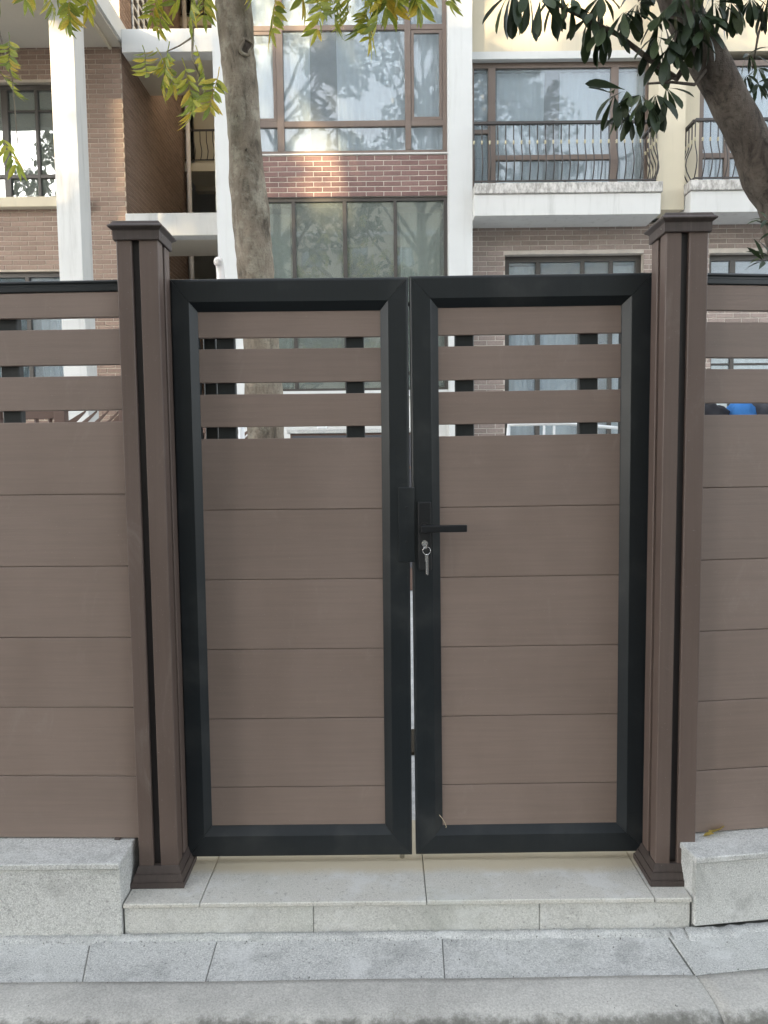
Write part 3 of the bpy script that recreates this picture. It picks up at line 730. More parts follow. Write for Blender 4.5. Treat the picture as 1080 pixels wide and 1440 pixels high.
col_ = bpart('column', (-4.355,-4.035,7.85,8.22,G,7.485), 'white_st', 0.006)
bpart('balcony_slab', (-9,-3.84,6.6,LW+0.3,7.487,7.80), 'soffit')
bpart('slab_fascia', (-3.8385,-3.80,6.6,LW+0.3,7.515,7.80), 'white')
bpart('soffit_trim', (-4.03,-3.99,6.6,LW-0.02,7.445,7.486), 'cream')
bpart('upper_wall', (-9,-3.862,LW+0.302,LW+0.5,7.505,11.5), 'cream')
# recess between left wing and centre bay
for z0, z1 in ((7.335,7.665),(4.69,5.02)):
    bpart('bridge_beam', (-3.798 if z0 > 7 else -3.835,-2.312,9.05,9.30,z0,z1), 'white' if z0 > 7 else 'white_st', 0.005)
    bpart('recess_slab', (-3.86,-2.312,9.302,10.6,z0+0.10,z1-0.05), 'soffit')
bpart('recess_wall', (-3.86,-2.302,13.6,13.8,G,4.9), 'brick_tan'); bpart('recess_wall', (-3.86,-2.302,13.6,13.8,6.9,11.5), 'cream')
bpart('recess_room', (-3.86,-2.302,15.2,15.4,4.9,6.9), 'room')
for zt in (7.15,9.90):
    s_ = bpart('recess_balcony_slab', (-3.86,-2.302,12.75,13.59,zt-0.16,zt), 'cream')
    mb = MB(); mb.box(-3.86,-2.303,12.78,12.81,zt+0.62,zt+0.65); mb.box(-3.86,-2.303,12.785,12.805,zt+0.06,zt+0.08)
    rr = part('recess_railing', mb, 'iron', bd)
    pr_ = [(0,-o,z) for z, o in [(0.07,0.0),(0.14,0.04),(0.22,0.06),(0.32,0.035),(0.42,0.0),(0.62,0.0)]]
    bm_ = MB().tube(pr_,0.009,5).mesh('baluster','iron',True)
    for i in range(12): inst('baluster', bm_, rr, Matrix.Translation((-3.80+i*0.125,12.795,zt)) @ Matrix.Rotation(R(40),4,'Z'))
dp = part('downpipe', MB().tube([(-3.74,12.6,G),(-3.74,12.6,11.0)],0.045,12), 'pvc', bd, None, True)
for z in (5.2,6.6,8.0): part('pipe_clip', MB().tube([(-3.74,12.6,z-0.02),(-3.74,12.6,z+0.02)],0.054,12), 'pvc', dp)
part('downpipe', MB().tube([(-2.9,11.6,G),(-2.9,11.6,4.6)],0.05,12), 'pvc', bd, None, True)
part('wall_return', MB().cbox(-2.46,-2.38,9.0,9.04,5.03,6.05,0.004), 'cream', bd)
# white lattice on the recess side wall above the upper beam
mb = MB()
for i in range(4): mb.box(-3.852,-3.83,9.75+i*0.28,9.78+i*0.28,7.9,9.3)
for i in range(9): mb.box(-3.851,-3.831,9.75,10.62,7.92+i*0.165,7.945+i*0.165)
part('window_lattice', mb, 'whitemetal', bd)
bpart('lattice_backing', (-3.856,-3.853,9.72,10.65,7.88,9.32), 'core')
# shell behind everything
bpart('back_wall', (-9.2,RX,15.4,15.6,G,11.5), 'room'); bpart('roof', (-9.4,RX+0.4,7.9,15.8,11.5,11.8), 'white')
bpart('gable_wall', (-9.2,-9.0,LW,15.4,G,11.5), 'white'); bpart('gable_wall', (RX,RX+0.2,8.72,15.4,G,11.5), 'white')
bpart('inner_wall', (-2.098,RX-0.01,11.2,11.35,G,11.49), 'room'); bpart('inner_wall', (-9.0,-4.07,11.2,11.35,G,11.49), 'room')
for z in (2.1,5.06,8.6): bpart('floor_slab', (-1.95,RX-0.01,9.02,11.19,z,z+0.12), 'room')
for z in (1.9,5.0,7.2): bpart('floor_slab', (-8.99,-4.08,LW+0.32,11.19,z,z+0.12), 'room')
bpart('party_wall', (1.0,1.2,9.02,11.19,G,11.49), 'room')
# vent pipe with a bent top beside the centre bay
vp = [(-2.06,7.3,G),(-2.06,7.3,3.70)]+[(-2.06,7.3-0.09*(1-math.cos(R(i*22.5))),3.70+0.14*math.sin(R(i*22.5))) for i in range(1,7)]
vpo = thing('vent_pipe', (-2.06,7.3,G), 'pale plastic vent pipe with bent top standing beside the white pillar', 'pipe')
part('pipe', MB().tube(vp,0.052,14), 'pvc', vpo, None, True)
part('socket', MB().tube([(-2.06,7.3,3.57),(-2.06,7.3,3.62)],0.057,14), 'pvc', vpo)

# --- curtains
def curtain(x0, x1, z0, z1, y, label, ph=0.0, mat='curtain'):
    mb = MB(); n = max(8,int((x1-x0)/0.018)); zs = [z1,z1-0.3*(z1-z0),z1-0.65*(z1-z0),z0]
    for i in range(n+1):
        x = x0+(x1-x0)*i/n
        a = 0.5*math.sin(x*46+ph)+0.35*math.sin(x*29+ph*2)+0.4*noise.noise(Vector((x*9,ph,0)))
        for j, z in enumerate(zs): mb.v.append((x+0.01*j*math.sin(x*7),y+0.035*a*(0.7+0.12*j),z))
    for i in range(n):
        for j in range(3): a = i*4+j; mb.f.append((a,a+4,a+5,a+1))
    tag(part('curtain', mb, mat, None, None, True), label, 'curtain', 'curtains behind windows')
curtain(-1.86,-0.98,5.2,8.3,8.68,'white sheer curtain behind the big window directly above red bricks, trunk side',0.3)
curtain(-0.62,0.90,5.2,8.3,8.68,'wide white sheer curtain behind big window above red bricks, away from the trunk',1.2)
curtain(1.36,1.70,5.1,6.9,8.90,'narrow curtain in the balcony window next to the white pillar',0.5)
curtain(1.72,2.42,5.1,6.9,8.90,'white curtain in the balcony window, on the pillar side of its gap',2.5)
curtain(2.64,3.85,5.1,6.9,8.90,'wide white curtain in the balcony window, beyond the gap',3.1)
curtain(4.68,6.4,5.1,6.9,8.90,'white curtain in the window half hidden by the leaning tree',4.0)
curtain(1.88,2.30,1.05,4.16,9.0,'ground floor curtain at the edge of the window by the brick pier',0.9)
curtain(2.30,2.92,1.05,3.3,9.02,'pleated white half curtain in the ground floor window behind the handled leaf',2.2)
curtain(3.46,3.78,1.05,4.16,9.0,'narrow ground floor curtain next to the dark open sash',1.9)
curtain(4.95,6.6,1.2,2.86,9.0,'pale curtain behind the low barred window past the post',0.2)
curtain(-5.4,-4.6,2.3,4.1,LW+0.4,'pale curtain in the ground floor window behind the white column',1.4)
curtain(-1.85,-1.35,2.4,4.95,8.95,'sheer ground floor curtain next to the trunk',2.9)
curtain(0.28,0.88,2.4,4.95,8.95,'sheer ground floor curtain next to the white pillar',3.7)

# ------------------------------------------------------------------ things in the yard seen through the slots
def rack():
    t = thing('drying_rack', (1.45,3.5,G), 'white metal tube rack standing in the yard behind the handled gate leaf', 'rack')
    for x in (0.98,1.90):
        part('leg', MB().tube([(x-0.05,3.3,G),(x+0.02,3.5,1.59)],0.013,8), 'whitemetal', t, None, True)
        part('leg', MB().tube([(x-0.05,3.75,G),(x+0.02,3.52,1.57)],0.013,8), 'whitemetal', t, None, True)
    part('top_tube', MB().tube([(0.99,3.5,1.595),(1.45,3.5,1.60),(1.93,3.5,1.555)],0.013,8), 'whitemetal', t, None, True)
    for x in (1.28,1.36): part('hanging_bar', MB().tube([(x,3.5,1.585),(x,3.5,1.35)],0.010,8), 'whitemetal', t, None, True)
    part('low_tube', MB().tube([(0.96,3.33,0.6),(1.87,3.33,0.6)],0.011,8), 'whitemetal', t, None, True)
rack()
def screen(x0, x1, y, zt, label):
    t = thing('garden_screen', ((x0+x1)/2,y,G), label, 'garden screen', 'brown garden screens')
    for x in (x0,(x0+x1)/2,x1): box_part('post', (x-0.035,x+0.035,y-0.035,y+0.035,G,zt+0.03), 'screen', t, 0.004)
    box_part('rail', (x0+0.036,(x0+x1)/2-0.036,y-0.02,y+0.02,zt-0.07,zt), 'screen', t, 0.003); box_part('rail', ((x0+x1)/2+0.036,x1-0.036,y-0.02,y+0.02,zt-0.02,zt+0.005), 'screen', t, 0.003)
    box_part('rail', (x0+0.036,(x0+x1)/2-0.036,y-0.02,y+0.02,0.1,0.17), 'screen', t, 0.003); box_part('rail', ((x0+x1)/2+0.036,x1-0.036,y-0.02,y+0.02,0.1,0.17), 'screen', t, 0.003)
    n = int((x1-x0)/2/0.09)
    for i in range(n):
        x = x0+0.06+i*0.09
        part('slat', MB().tube([(x,y,0.17),(x+0.02,y,zt-0.07)],0.016,4), 'screen', t)
    # diagonal boards fill the other half
    xa, xb = (x0+x1)/2+0.04, x1-0.04; k = 0
    z = 0.2
    while z < zt-0.1:
        z2 = min(zt-0.03, z+(xb-xa)); xe = xa+(z2-z)
        mb = MB(); mb.add([(xa,y-0.008,z),(xe,y-0.008,z2),(xe,y-0.008,z2+0.06 if z2+0.06 < zt-0.02 else zt-0.02),(xa,y-0.008,z+0.06),(xa,y+0.008,z),(xe,y+0.008,z2),(xe,y+0.008,z2+0.06 if z2+0.06 < zt-0.02 else zt-0.02),(xa,y+0.008,z+0.06)],
            [(0,1,2,3),(7,6,5,4),(0,4,5,1),(1,5,6,2),(2,6,7,3),(3,7,4,0)])
        part('diagonal_board', mb, 'screen', t); z += 0.075
screen(-2.55,-1.70,2.5,1.70,'brown garden screen with diagonal boards behind the fence panel of handleless side')
screen(-1.60,-0.98,3.6,1.63,'brown garden screen standing between trunk and the diagonal board screen')
t = thing('planter_wall', (-0.15,5.2,G), 'low grey slatted garden wall behind the gate leaf without a handle', 'garden wall')
box_part('wall', (-0.95,0.42,5.2,5.35,G,1.59), 'screen', t, 0.004)
box_part('coping', (-0.98,0.45,5.17,5.38,1.592,1.635), 'granite_pave', t, 0.004)
for i in range(4): box_part('slat', (-0.93,0.40,5.185,5.198,0.2+i*0.35,0.52+i*0.35), 'grey_cloth', t, 0.003)
t = thing('garden_lamp', (-0.985,2.75,G), 'small black capped garden lamp post beside the pale trunk', 'lamp')
part('post', MB().tube([(-0.985,2.75,G),(-0.985,2.75,1.72)],0.022,10), 'whitemetal', t, None, True)
part('cap', MB().tube([(-0.985,2.75,1.755),(-0.985,2.75,1.775),(-0.985,2.75,1.79)],[0.022,0.045,0.03],12), 'blackmetal', t)
part('lens', MB().tube([(-0.985,2.75,1.721),(-0.985,2.75,1.754)],0.018,10), 'whitemetal', t)
t = thing('meter_box', (-0.62,5.25,1.635), 'small white box standing on the low garden wall', 'box')
box_part('case', (-0.68,-0.58,5.22,5.32,1.636,1.93), 'whitemetal', t, 0.01); box_part('lid', (-0.69,-0.57,5.21,5.33,1.931,1.95), 'whitemetal', t, 0.004)
t = thing('storage_cabinet', (1.95,1.75,G), 'grey storage cabinet standing behind the fence under dark bags', 'cabinet')
box_part('body', (1.58,2.35,1.45,2.0,G,1.40), 'room', t, 0.01); box_part('door', (1.60,1.96,1.435,1.449,0.0,1.36), 'room', t, 0.003); box_part('door', (1.97,2.33,1.435,1.449,0.0,1.36), 'room', t, 0.003)
def bag(x, y, z, rx, ry, rz, mat, label, seed):
    mb = MB(); nu, nv = 32, 20
    for j in range(nv+1):
        ph = math.pi*j/nv
        for i in range(nu):
            th = 2*math.pi*i/nu; d = Vector((math.sin(ph)*math.cos(th),math.sin(ph)*math.sin(th),math.cos(ph)))
            k = 1+0.24*noise.noise(d*2.2+Vector((seed,0,0)))+0.20*abs(noise.noise(d*4.5+Vector((seed,3,0))))
            mb.v.append((x+rx*d.x*k,y+ry*d.y*k,max(z,z+rz+rz*d.z*k)))
    for j in range(nv):
        for i in range(nu): a = j*nu+i; b = j*nu+(i+1)%nu; mb.f.append((a,a+nu,b+nu,b))
    tag(part('bag', mb, mat, None, None, True), label, 'bag', 'bags on the cabinet')
bag(1.76,1.62,1.401,0.105,0.12,0.115,'black_cloth','crumpled black bag on the cabinet behind the fence',1.0)
bag(1.935,1.60,1.401,0.075,0.12,0.12,'blue','bright blue bag wedged between the dark bags',4.0)
bag(2.10,1.64,1.401,0.12,0.12,0.125,'grey_cloth','crumpled grey bag next to the blue bag',7.0)

# ------------------------------------------------------------------ trees
def frame_to(base, d, roll_=0.0, scale=1.0, fwd='Y'):
    d = Vector(d).normalized(); q = d.to_track_quat('Y','Z')
    return Matrix.Translation(base) @ q.to_matrix().to_4x4() @ Matrix.Rotation(roll_,4,'Y') @ Matrix.Scale(scale,4)
LP = [(0,0.02),(0.18,0.10),(0.42,0.132),(0.68,0.105),(0.88,0.045),(1.0,0.004)]
def compound(seed, pairs=6):
    """pinnate leaf: stalk along +Y, length about 1 before scaling; returns MB"""
    r = random.Random(seed); mb = MB()
    pts = [(0.02*math.sin(i), 0.2*i*0.78, -0.05*(i/5)**2) for i in range(6)]
    mb.tube(pts,[0.010,0.009,0.008,0.007,0.005,0.003],4)
    lf = leaf_mesh('l','leaf_y',LP,0.25,0.16)
    def addleaf(p, ang, droop, ln, rl):
        Wl = Matrix.Translation(p) @ Matrix.Rotation(ang,4,'Z') @ Matrix.Rotation(-droop,4,'X') @ Matrix.Rotation(rl,4,'Y') @ Matrix.Scale(ln,4)
        mb.add([Wl @ Vector(v) for v in lf.v], lf.f)
    for i in range(pairs):
        y = 0.22+0.56*i/(pairs-1); z = -0.05*(y/0.78)**2
        for s_ in (-1,1):
            addleaf((0,y+r.uniform(-0.02,0.02),z), s_*R(r.uniform(-58,-40)), R(r.uniform(5,24)), r.uniform(0.28,0.41), R(r.uniform(-36,36)))
    addleaf((0,0.78,-0.05), R(r.uniform(-10,10)), R(15), 0.36, 0); return mb
CL = [compound(s, 6+s % 3).mesh('leaf','leaf_y') for s in range(6)]
lt = thing('garden_tree', (-0.68,2.0,G), 'pale barked tree with yellow green feathery leaves standing behind the gate', 'tree')
path = [(-0.670,2.0,G),(-0.675,2.0,0.6),(-0.695,2.0,1.5),(-0.712,2.0,2.04),(-0.734,2.0,2.41),(-0.752,2.0,2.7),(-0.773,2.0,2.98),(-0.790,2.0,3.38),(-0.812,2.0,3.7),(-0.826,2.0,3.97),(-0.85,2.02,4.5),(-0.88,2.05,5.0)]
pp = []; rr_ = []
def rad_at(z): return 0.104 if z > 2.2 else 0.104+0.006*(2.2-z)
for i in range(len(path)-1):
    for k in range(8):
        p = Vector(path[i]).lerp(Vector(path[i+1]),k/8); pp.append(p); rr_.append(rad_at(p.z)*(0.93 if p.z > 3.0 else 1.0)*(1+0.03*math.sin(p.z*5.2)))
tb = MB().tube(pp,rr_,44,0.12,3); tr_ = part('trunk', tb, 'bark_l', lt, None, True)
# old branch scar: raised lip round a dark hollow
def scar(x, z, s, yaw=0):
    W = Matrix.Translation((x,2.0-0.097,z)) @ Matrix.Rotation(R(yaw),4,'Z')
    rg = [(s*math.cos(a)*0.8+s*0.25*math.sin(3*a),0.006*math.sin(2*a),s*math.sin(a)*1.2) for a in [2*math.pi*i/20 for i in range(21)]]
    o = part('branch_scar', MB().tube(rg,s*0.26,8,0.7,2,cap=False), 'bark_l', tr_, W, True)
    mb = MB(); mb.add([(0,0.004,0)]+[(p[0],p[1]+0.004,p[2]) for p in rg[:-1]],[(0,1+(i+1)%20,1+i) for i in range(20)])
    part('scar_hollow', mb, 'bark_d', tr_, W)
scar(-0.742,3.655,0.036,16); scar(-0.73,2.52,0.014,8); scar(-0.80,3.28,0.010,-5); scar(-0.757,3.1,0.009,10)
# branches above and twigs with leaves hanging into view
cw = MB()
def limb(pts, r0, r1): 
    n = len(pts); cw.tube(pts,[r0+(r1-r0)*i/(n-1) for i in range(n)],7)
limb([(-0.88,2.05,5.0),(-1.2,2.0,5.5),(-1.7,1.8,5.9)],0.07,0.03); limb([(-0.88,2.05,5.0),(-0.6,2.0,5.6),(-0.1,1.9,6.0)],0.07,0.03)
limb([(-0.84,2.0,4.35),(-0.4,1.95,4.7),(0.0,1.9,4.6),(0.35,1.85,4.3)],0.04,0.012); limb([(-0.83,2.0,4.3),(-1.2,1.9,4.6),(-1.6,1.8,4.5),(-1.9,1.6,4.1)],0.04,0.012)
limb([(-1.2,1.9,4.6),(-0.95,1.75,4.3),(-0.91,1.7,4.01),(-0.985,1.7,3.72),(-1.0,1.7,3.50),(-0.96,1.7,3.40)],0.014,0.004)
limb([(-1.0,1.7,3.60),(-1.06,1.68,3.55),(-1.13,1.68,3.52)],0.005,0.003)
limb([(-1.6,1.8,4.5),(-1.70,1.78,4.2),(-1.72,1.78,3.95)],0.010,0.004); limb([(-1.2,1.9,4.6),(-1.25,1.85,4.2),(-1.25,1.82,3.95)],0.010,0.004)
limb([(0.0,1.9,4.6),(-0.05,1.9,4.3),(-0.04,1.9,3.9)],0.010,0.004); limb([(-0.4,1.95,4.7),(-0.4,1.93,4.3),(-0.36,1.9,3.95)],0.010,0.004); limb([(0.35,1.85,4.3),(0.38,1.88,4.1),(0.40,1.9,3.95)],0.008,0.003)
limb([(-1.9,1.6,4.1),(-1.85,1.4,3.8),(-1.80,1.22,3.42),(-1.78,1.2,3.3)],0.010,0.003); limb([(-1.80,1.22,3.42),(-1.73,1.2,3.15),(-1.72,1.2,2.86)],0.005,0.002)
limb([(-0.84,2.0,4.35),(-0.66,1.92,4.2),(-0.62,1.9,3.98)],0.012,0.004)
cwn = part('crown', cw, 'bark_l', lt, None, True)
r = random.Random(21)
def hang(tip, n=1, L=0.34, spread=0.5, mesh=CL):
    """pinnate leaves ending near tip, hanging from above"""
    for i in range(n):
        d = Vector((r.uniform(-spread,spread),r.uniform(-0.5,0.4),-1)).normalized(); ln = L*r.uniform(0.85,1.12)
        tp = Vector(tip)+Vector((r.uniform(-0.03,0.03),r.uniform(-0.08,0.08),r.uniform(-0.03,0.03)))
        inst('leaf', r.choice(mesh), cwn, frame_to(tp-d*ln*1.08, d, r.uniform(-1.2,1.2)+math.pi*(r.random() < 0.5), ln))
for tip in [(-1.18,1.70,3.24),(-1.21,1.7,3.31),(-1.08,1.70,3.31),(-1.02,1.70,3.14),(-0.94,1.70,3.15),(-0.98,1.72,3.17),(-0.89,1.70,3.28),(-1.00,1.70,3.55)]: hang(tip,1,0.27,0.45)
for tip in [(-0.66,1.90,3.81),(-0.61,1.90,3.70),(-0.41,1.90,3.82),(-0.29,1.90,3.73),(-0.25,1.90,3.68),(-0.17,1.90,3.77),(-0.11,1.90,3.69),(-0.05,1.90,3.60),(-0.02,1.90,3.66),(0.03,1.90,3.76),(0.11,1.90,3.79),(0.21,1.90,3.76),(0.27,1.90,3.74),(0.41,1.90,3.81),(-0.33,1.9,3.86),(-0.20,1.9,3.84),(0.03,1.9,3.84),(0.15,1.9,3.85),(-0.08,1.86,3.80)]: hang(tip,1,0.30,0.35)
for tip in [(-1.75,1.80,3.75),(-1.70,1.80,3.68),(-1.66,1.80,3.60),(-1.63,1.80,3.69),(-1.57,1.80,3.74),(-1.23,1.80,3.70),(-1.27,1.80,3.75),(-1.42,1.80,3.78),(-1.11,1.80,3.78),(-0.98,1.80,3.77)]: hang(tip,1,0.25,0.35)
for tip in [(-1.80,1.20,3.20),(-1.75,1.20,3.18),(-1.70,1.20,3.15),(-1.84,1.20,3.10),(-1.76,1.20,3.43),(-1.67,1.20,3.45),(-1.70,1.20,3.04),(-1.72,1.20,2.74)]: hang(tip,1,0.20,0.6)
# the rest of the crown, above the picture: one uncounted mass
cm = MB(); cmp_ = [compound(s,5) for s in (40,41,42)]
for i in range(150):
    c0 = r.choice([(-1.7,1.8,5.6),(-0.2,1.9,5.8),(0.3,1.9,4.75),(-1.7,1.6,4.7),(-0.8,2.2,6.1),(-0.3,2.3,5.0)])
    p = Vector(c0)+Vector((r.gauss(0,0.38),r.gauss(0,0.38),r.gauss(0,0.28)))
    if p.z < 4.35: continue
    Wl = frame_to(p,(r.uniform(-0.7,0.7),r.uniform(-0.7,0.7),-0.8),r.uniform(0,6),0.34); q = r.choice(cmp_); cm.add([Wl @ Vector(v) for v in q.v],q.f)
tag(part('foliage', cm, 'leaf_y', cwn), kind='stuff')

# dark tree leaning across the balconies
DP = [(0,0.010),(0.12,0.020),(0.3,0.062),(0.55,0.118),(0.78,0.132),(0.92,0.085),(1.0,0.008)]
NP = [(0,0.008),(0.15,0.04),(0.4,0.10),(0.65,0.095),(0.85,0.05),(1.0,0.004)]
DL = [leaf_mesh('leaf','leaf_d',DP,f,c).mesh('leaf','leaf_d',True) for f, c in ((0.3,0.22),(0.15,0.38),(0.45,0.1))]
NL = [leaf_mesh('leaf','leaf_d',NP,f,c).mesh('leaf','leaf_d',True) for f, c in ((0.3,0.2),(0.2,0.35))]
rt_ = thing('leaning_tree', (2.2,1.5,G), 'dark leaning tree with broad glossy leaves in front of the balconies', 'tree')
rp = [(2.20,1.5,G),(2.19,1.5,0.7),(2.17,1.5,1.34),(2.16,1.5,2.0),(2.12,1.5,2.42),(2.05,1.5,2.66),(1.955,1.5,2.85),(1.86,1.5,3.03),(1.76,1.5,3.21),(1.66,1.5,3.38),(1.56,1.5,3.56),(1.46,1.5,3.75),(1.36,1.52,4.0),(1.3,1.55,4.4)]
pp = []; rr_ = []
for i in range(len(rp)-1):
    for k in range(6): p = Vector(rp[i]).lerp(Vector(rp[i+1]),k/6); pp.append(p); s_ = (i+k/6)/(len(rp)-1); rr_.append(0.114-0.034*s_+0.018*math.exp(-((p.z-2.78)/0.08)**2))
tr2 = part('trunk', MB().tube(pp,rr_,32,0.10,8), 'bark_d', rt_, None, True)
cw = MB()
limb([(1.62,1.45,3.42),(1.48,1.4,3.22),(1.34,1.38,3.30),(1.18,1.38,3.42),(1.0,1.4,3.52),(0.8,1.4,3.62),(0.66,1.4,3.66)],0.018,0.005)
limb([(1.66,1.45,3.30),(1.57,1.40,3.19),(1.43,1.33,3.17),(1.30,1.3,3.15)],0.010,0.005); limb([(1.5,1.45,3.66),(1.3,1.42,3.62),(1.1,1.4,3.62)],0.020,0.007)
limb([(1.48,1.4,3.22),(1.44,1.36,3.20),(1.40,1.33,3.17)],0.006,0.004)
limb([(1.38,1.52,3.95),(1.6,1.5,4.1),(1.85,1.45,3.95),(2.0,1.42,3.75)],0.03,0.008); limb([(1.85,1.45,3.95),(1.75,1.42,3.75),(1.72,1.4,3.62)],0.010,0.006); limb([(2.0,1.42,3.75),(1.92,1.4,3.62)],0.008,0.005)
limb([(1.3,1.55,4.4),(1.0,1.5,4.7),(0.6,1.5,4.8)],0.05,0.02); limb([(1.3,1.55,4.4),(1.7,1.6,4.9),(2.3,1.7,5.0)],0.05,0.02); limb([(2.3,1.7,5.0),(2.4,2.0,4.5),(2.27,2.2,3.85),(2.24,2.2,3.65)],0.015,0.004)
limb([(2.12,1.48,2.1),(2.0,1.3,2.25),(1.90,1.2,2.36),(1.86,1.2,2.47)],0.012,0.004); limb([(1.95,1.25,2.3),(1.88,1.2,2.29)],0.006,0.004)
limb([(1.0,1.4,3.52),(0.95,1.4,3.58)],0.006,0.004)
cw2 = part('crown', cw, 'bark_d', rt_, None, True)
r = random.Random(5)
def rosette(c, axis, n, L, mesh=DL, droop=0.55, spread=1.0):
    ax = Vector(axis).normalized(); u = ax.orthogonal().normalized(); w = ax.cross(u)
    for i in range(n):
        a = 2*math.pi*(i+r.random()*0.6)/n; tlt = r.uniform(0.35,1.0)*spread
        d = (ax*(1-tlt*0.75)+(u*math.cos(a)+w*math.sin(a))*tlt+Vector((0,0,-droop*r.uniform(0.5,1.2)))).normalized()
        inst('leaf', r.choice(mesh), cw2, frame_to(Vector(c)+d*0.01,d,r.uniform(-0.6,0.6),L*r.uniform(0.75,1.15)))
dn = (0,-0.2,-1)
for c, ax, n, L in [((1.27,1.3,3.10),(-0.5,-0.2,-0.8),9,0.17),((1.20,1.3,3.12),(-0.8,0,-0.5),8,0.17),((1.34,1.3,3.10),(0.3,-0.3,-0.9),8,0.17),((1.28,1.26,3.06),(0,-0.4,-1),8,0.16),((1.14,1.3,3.10),(-0.8,-0.3,-0.7),6,0.16),((1.40,1.32,3.14),(0.6,-0.2,-0.6),5,0.15),((1.22,1.34,3.05),(-0.2,0.2,-1),6,0.15),
        ((0.66,1.4,3.64),(-0.4,-0.2,-1),7,0.19),((0.74,1.42,3.66),(0.1,0,-1),6,0.18),((0.80,1.4,3.60),(0.2,-0.2,-1),6,0.17),((0.95,1.4,3.60),(0,-0.3,-1),7,0.17),((0.90,1.42,3.66),(-0.3,0.1,-1),6,0.17),
        ((1.12,1.4,3.48),(-0.3,-0.2,-1),8,0.18),((1.05,1.38,3.52),(-0.5,-0.2,-0.8),8,0.18),((1.20,1.36,3.52),(0.1,-0.4,-0.8),8,0.17),((1.10,1.4,3.62),(-0.2,-0.2,-0.9),8,0.17),((1.28,1.4,3.58),(0.1,-0.3,-1),8,0.17),((1.38,1.36,3.50),(0.3,-0.5,-1),8,0.18),((1.46,1.34,3.42),(0.1,-0.6,-1),8,0.19),((1.36,1.36,3.40),(-0.3,-0.4,-1),7,0.17),
        ((1.55,1.34,3.50),(0.3,-0.6,-0.9),8,0.18),((1.64,1.36,3.56),(0.4,-0.4,-0.8),8,0.17),((1.50,1.34,3.64),(0,-0.6,-0.8),7,0.17),((1.74,1.4,3.58),(0.2,-0.3,-1),8,0.16),((1.84,1.4,3.60),(0.3,-0.2,-1),8,0.16),((1.92,1.4,3.60),(0.2,-0.3,-1),8,0.15),((1.99,1.4,3.66),(0.4,-0.2,-1),7,0.15),((1.70,1.38,3.68),(0,-0.3,-0.9),6,0.16),((1.30,1.36,3.68),(0,-0.4,-0.8),6,0.16),((1.46,1.33,3.56),(-0.2,-0.7,-0.8),7,0.18),((1.58,1.33,3.42),(0.2,-0.7,-0.9),7,0.18),((1.42,1.33,3.34),(-0.3,-0.6,-1),6,0.18),((1.60,1.34,3.66),(0.1,-0.7,-0.6),7,0.17)]:
    rosette(c,ax,n,L*0.98)
for c in [(2.22,2.2,3.74),(2.27,2.2,3.66),(2.20,2.2,3.62),(2.33,2.2,3.60),(2.26,2.18,3.56)]: rosette(c,(0,-0.3,-0.5),6,0.13,NL,0.3)
for c in [(1.85,1.2,2.47),(1.90,1.2,2.42),(1.87,1.2,2.30),(1.83,1.18,2.27)]: rosette(c,(-0.2,-0.3,0.5),6,0.10,NL,0.2)
cm = MB(); lb = leaf_mesh('l','leaf_d',DP,0.25,0.25)
for i in range(700):
    c0 = r.choice([(0.6,1.5,4.9),(1.2,1.5,4.8),(2.2,1.7,5.1),(1.7,1.5,4.6),(1.6,1.6,5.4)])
    p = Vector(c0)+Vector((r.gauss(0,0.35),r.gauss(0,0.4),r.gauss(0,0.25)))
    if p.z < 4.2: continue
    Wl = frame_to(p,(r.uniform(-1,1),r.uniform(-1,1),-0.6),r.uniform(-1,1),0.18); cm.add([Wl @ Vector(v) for v in lb.v],lb.f)
tag(part('foliage', cm, 'leaf_d', cw2), kind='stuff')

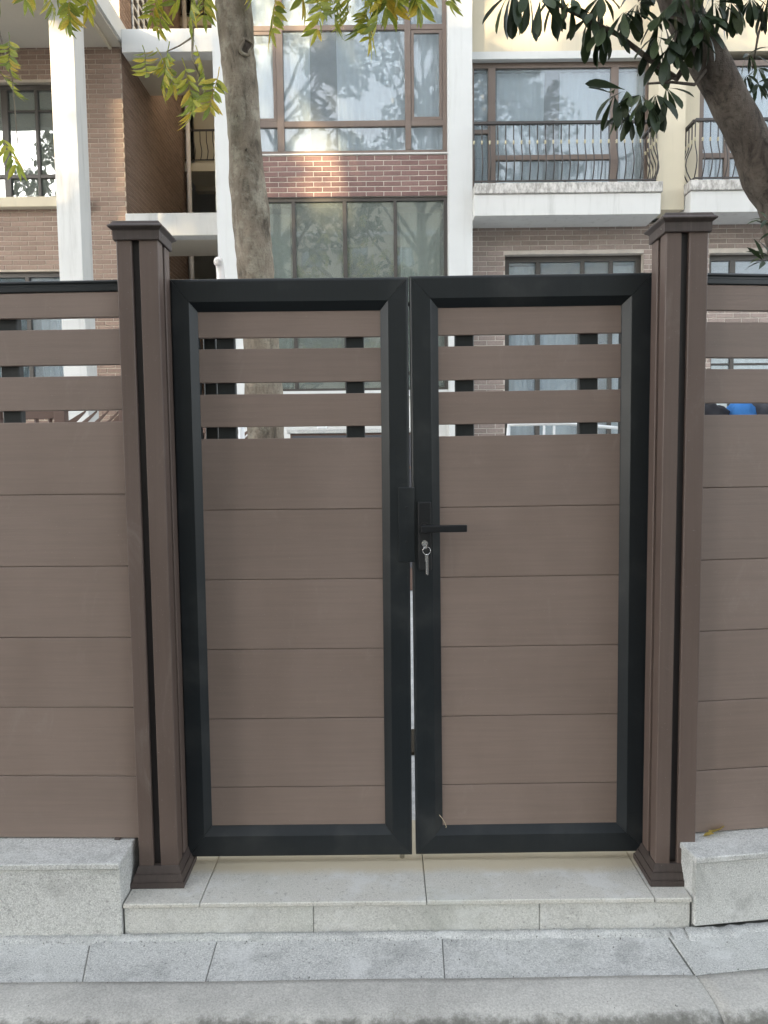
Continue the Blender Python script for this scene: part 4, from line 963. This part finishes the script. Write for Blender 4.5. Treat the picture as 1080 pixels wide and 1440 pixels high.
# street trees across the road: mirrored in the window glass, they shade gate and facade
def street_tree_parts(seed):
    q = random.Random(seed); tk = MB(); tk.tube([(0,0,-0.3),(0.05,0,1.5),(0,0.05,4),(0.1,0,7.5),(0,0,11)],[0.22,0.18,0.15,0.10,0.03],10,0.08,seed)
    cl = []
    for i in range(36):
        z = q.uniform(3.4,13.2); rr0 = 2.3*math.sqrt(max(0.05,1-((z-8.0)/6.0)**2)); a = q.uniform(0,6.28); rd = rr0*math.sqrt(q.random())
        c = Vector((rd*math.cos(a),rd*math.sin(a),z)); cl.append((c,q.uniform(0.5,0.95)))
        s0 = Vector((0.05,0,max(2.2,z-1.2-rd*0.5))); tk.tube([s0,s0.lerp(c,0.5)+Vector((0,0,-0.1)),c],[0.06,0.04,0.012],5)
    mb = MB(); 
    for c, rad in cl:
        for k in range(190):
            d = Vector((q.gauss(0,1),q.gauss(0,1),q.gauss(0,1))).normalized()*rad*q.random()**0.45; d.z *= 0.75; p = c+d
            s = q.uniform(0.06,0.12); n = Vector((q.uniform(-1,1),q.uniform(-1,1),q.uniform(-1,1))).normalized(); u = n.orthogonal().normalized(); w = n.cross(u)
            mb.add([p-u*s*1.4,p+w*s*0.6,p+u*s*1.4,p-w*s*0.6],[(0,1,2,3)])
    return tk.mesh('trunk','bark_d',True), mb.mesh('crown','leaf_far')
ST = [street_tree_parts(1), street_tree_parts(2)]
for i, (x, y, s_) in enumerate([(-18.2,-9.4,1.20),(-7.6,-9.8,1.22),(-3.9,-10.2,1.50),(1.7,-10.7,1.52),(6.2,-10.1,1.40),(-13.3,-14.0,1.5)]):
    t = thing('street_tree', (x,y,-0.3), 'tall leafy street tree across the road, mirrored in the window glass', 'tree', 'street trees across the road')
    W = Matrix.Translation((x,y,-0.3)) @ Matrix.Rotation(i*1.3,4,'Z') @ Matrix.Scale(s_,4)
    a, b = ST[i % 2]; inst('trunk', a, t, W); inst('crown', b, t, W)
# pale unseen block added to keep low sun off the gate; window glass mirrors it
ob = thing('sun_blocking_building', (-12,-42,-0.3), 'pale unseen block added across the road to keep low sun off the gate', 'building')
OH = 18.9
box_part('wall', (-52,26,-50,-42,-0.3,OH), 'cream', ob)
box_part('parapet', (-52.2,26.2,-50.2,-41.9,OH+0.001,OH+0.35), 'white', ob)
for xa, xb, zr in ((-52,-34.05,22.6),(-32.5,-31.5,22.0),(-29.9,-20.5,22.0),(-20.3,26,22.6)):  # raised strips added above the roof; gaps between them shape the sun patches
    box_part('roof_sun_baffle', (xa,xb,-43.2,-42.3,OH+0.351,zr), 'cream', ob)
gm = MB().box(-0.8,0.8,0,0.05,0,1.6).mesh('window','frame_dk'); pm = MB().box(-0.72,0.72,0.051,0.06,0.08,1.52).mesh('pane','glass_dk')
for fl in range(6):
    for k in range(20):
        Wn = Matrix.Translation((-50+k*3.7,-42.0,0.9+fl*3.1)); w_ = inst('window', gm, ob, Wn); inst('pane', pm, w_, Wn)
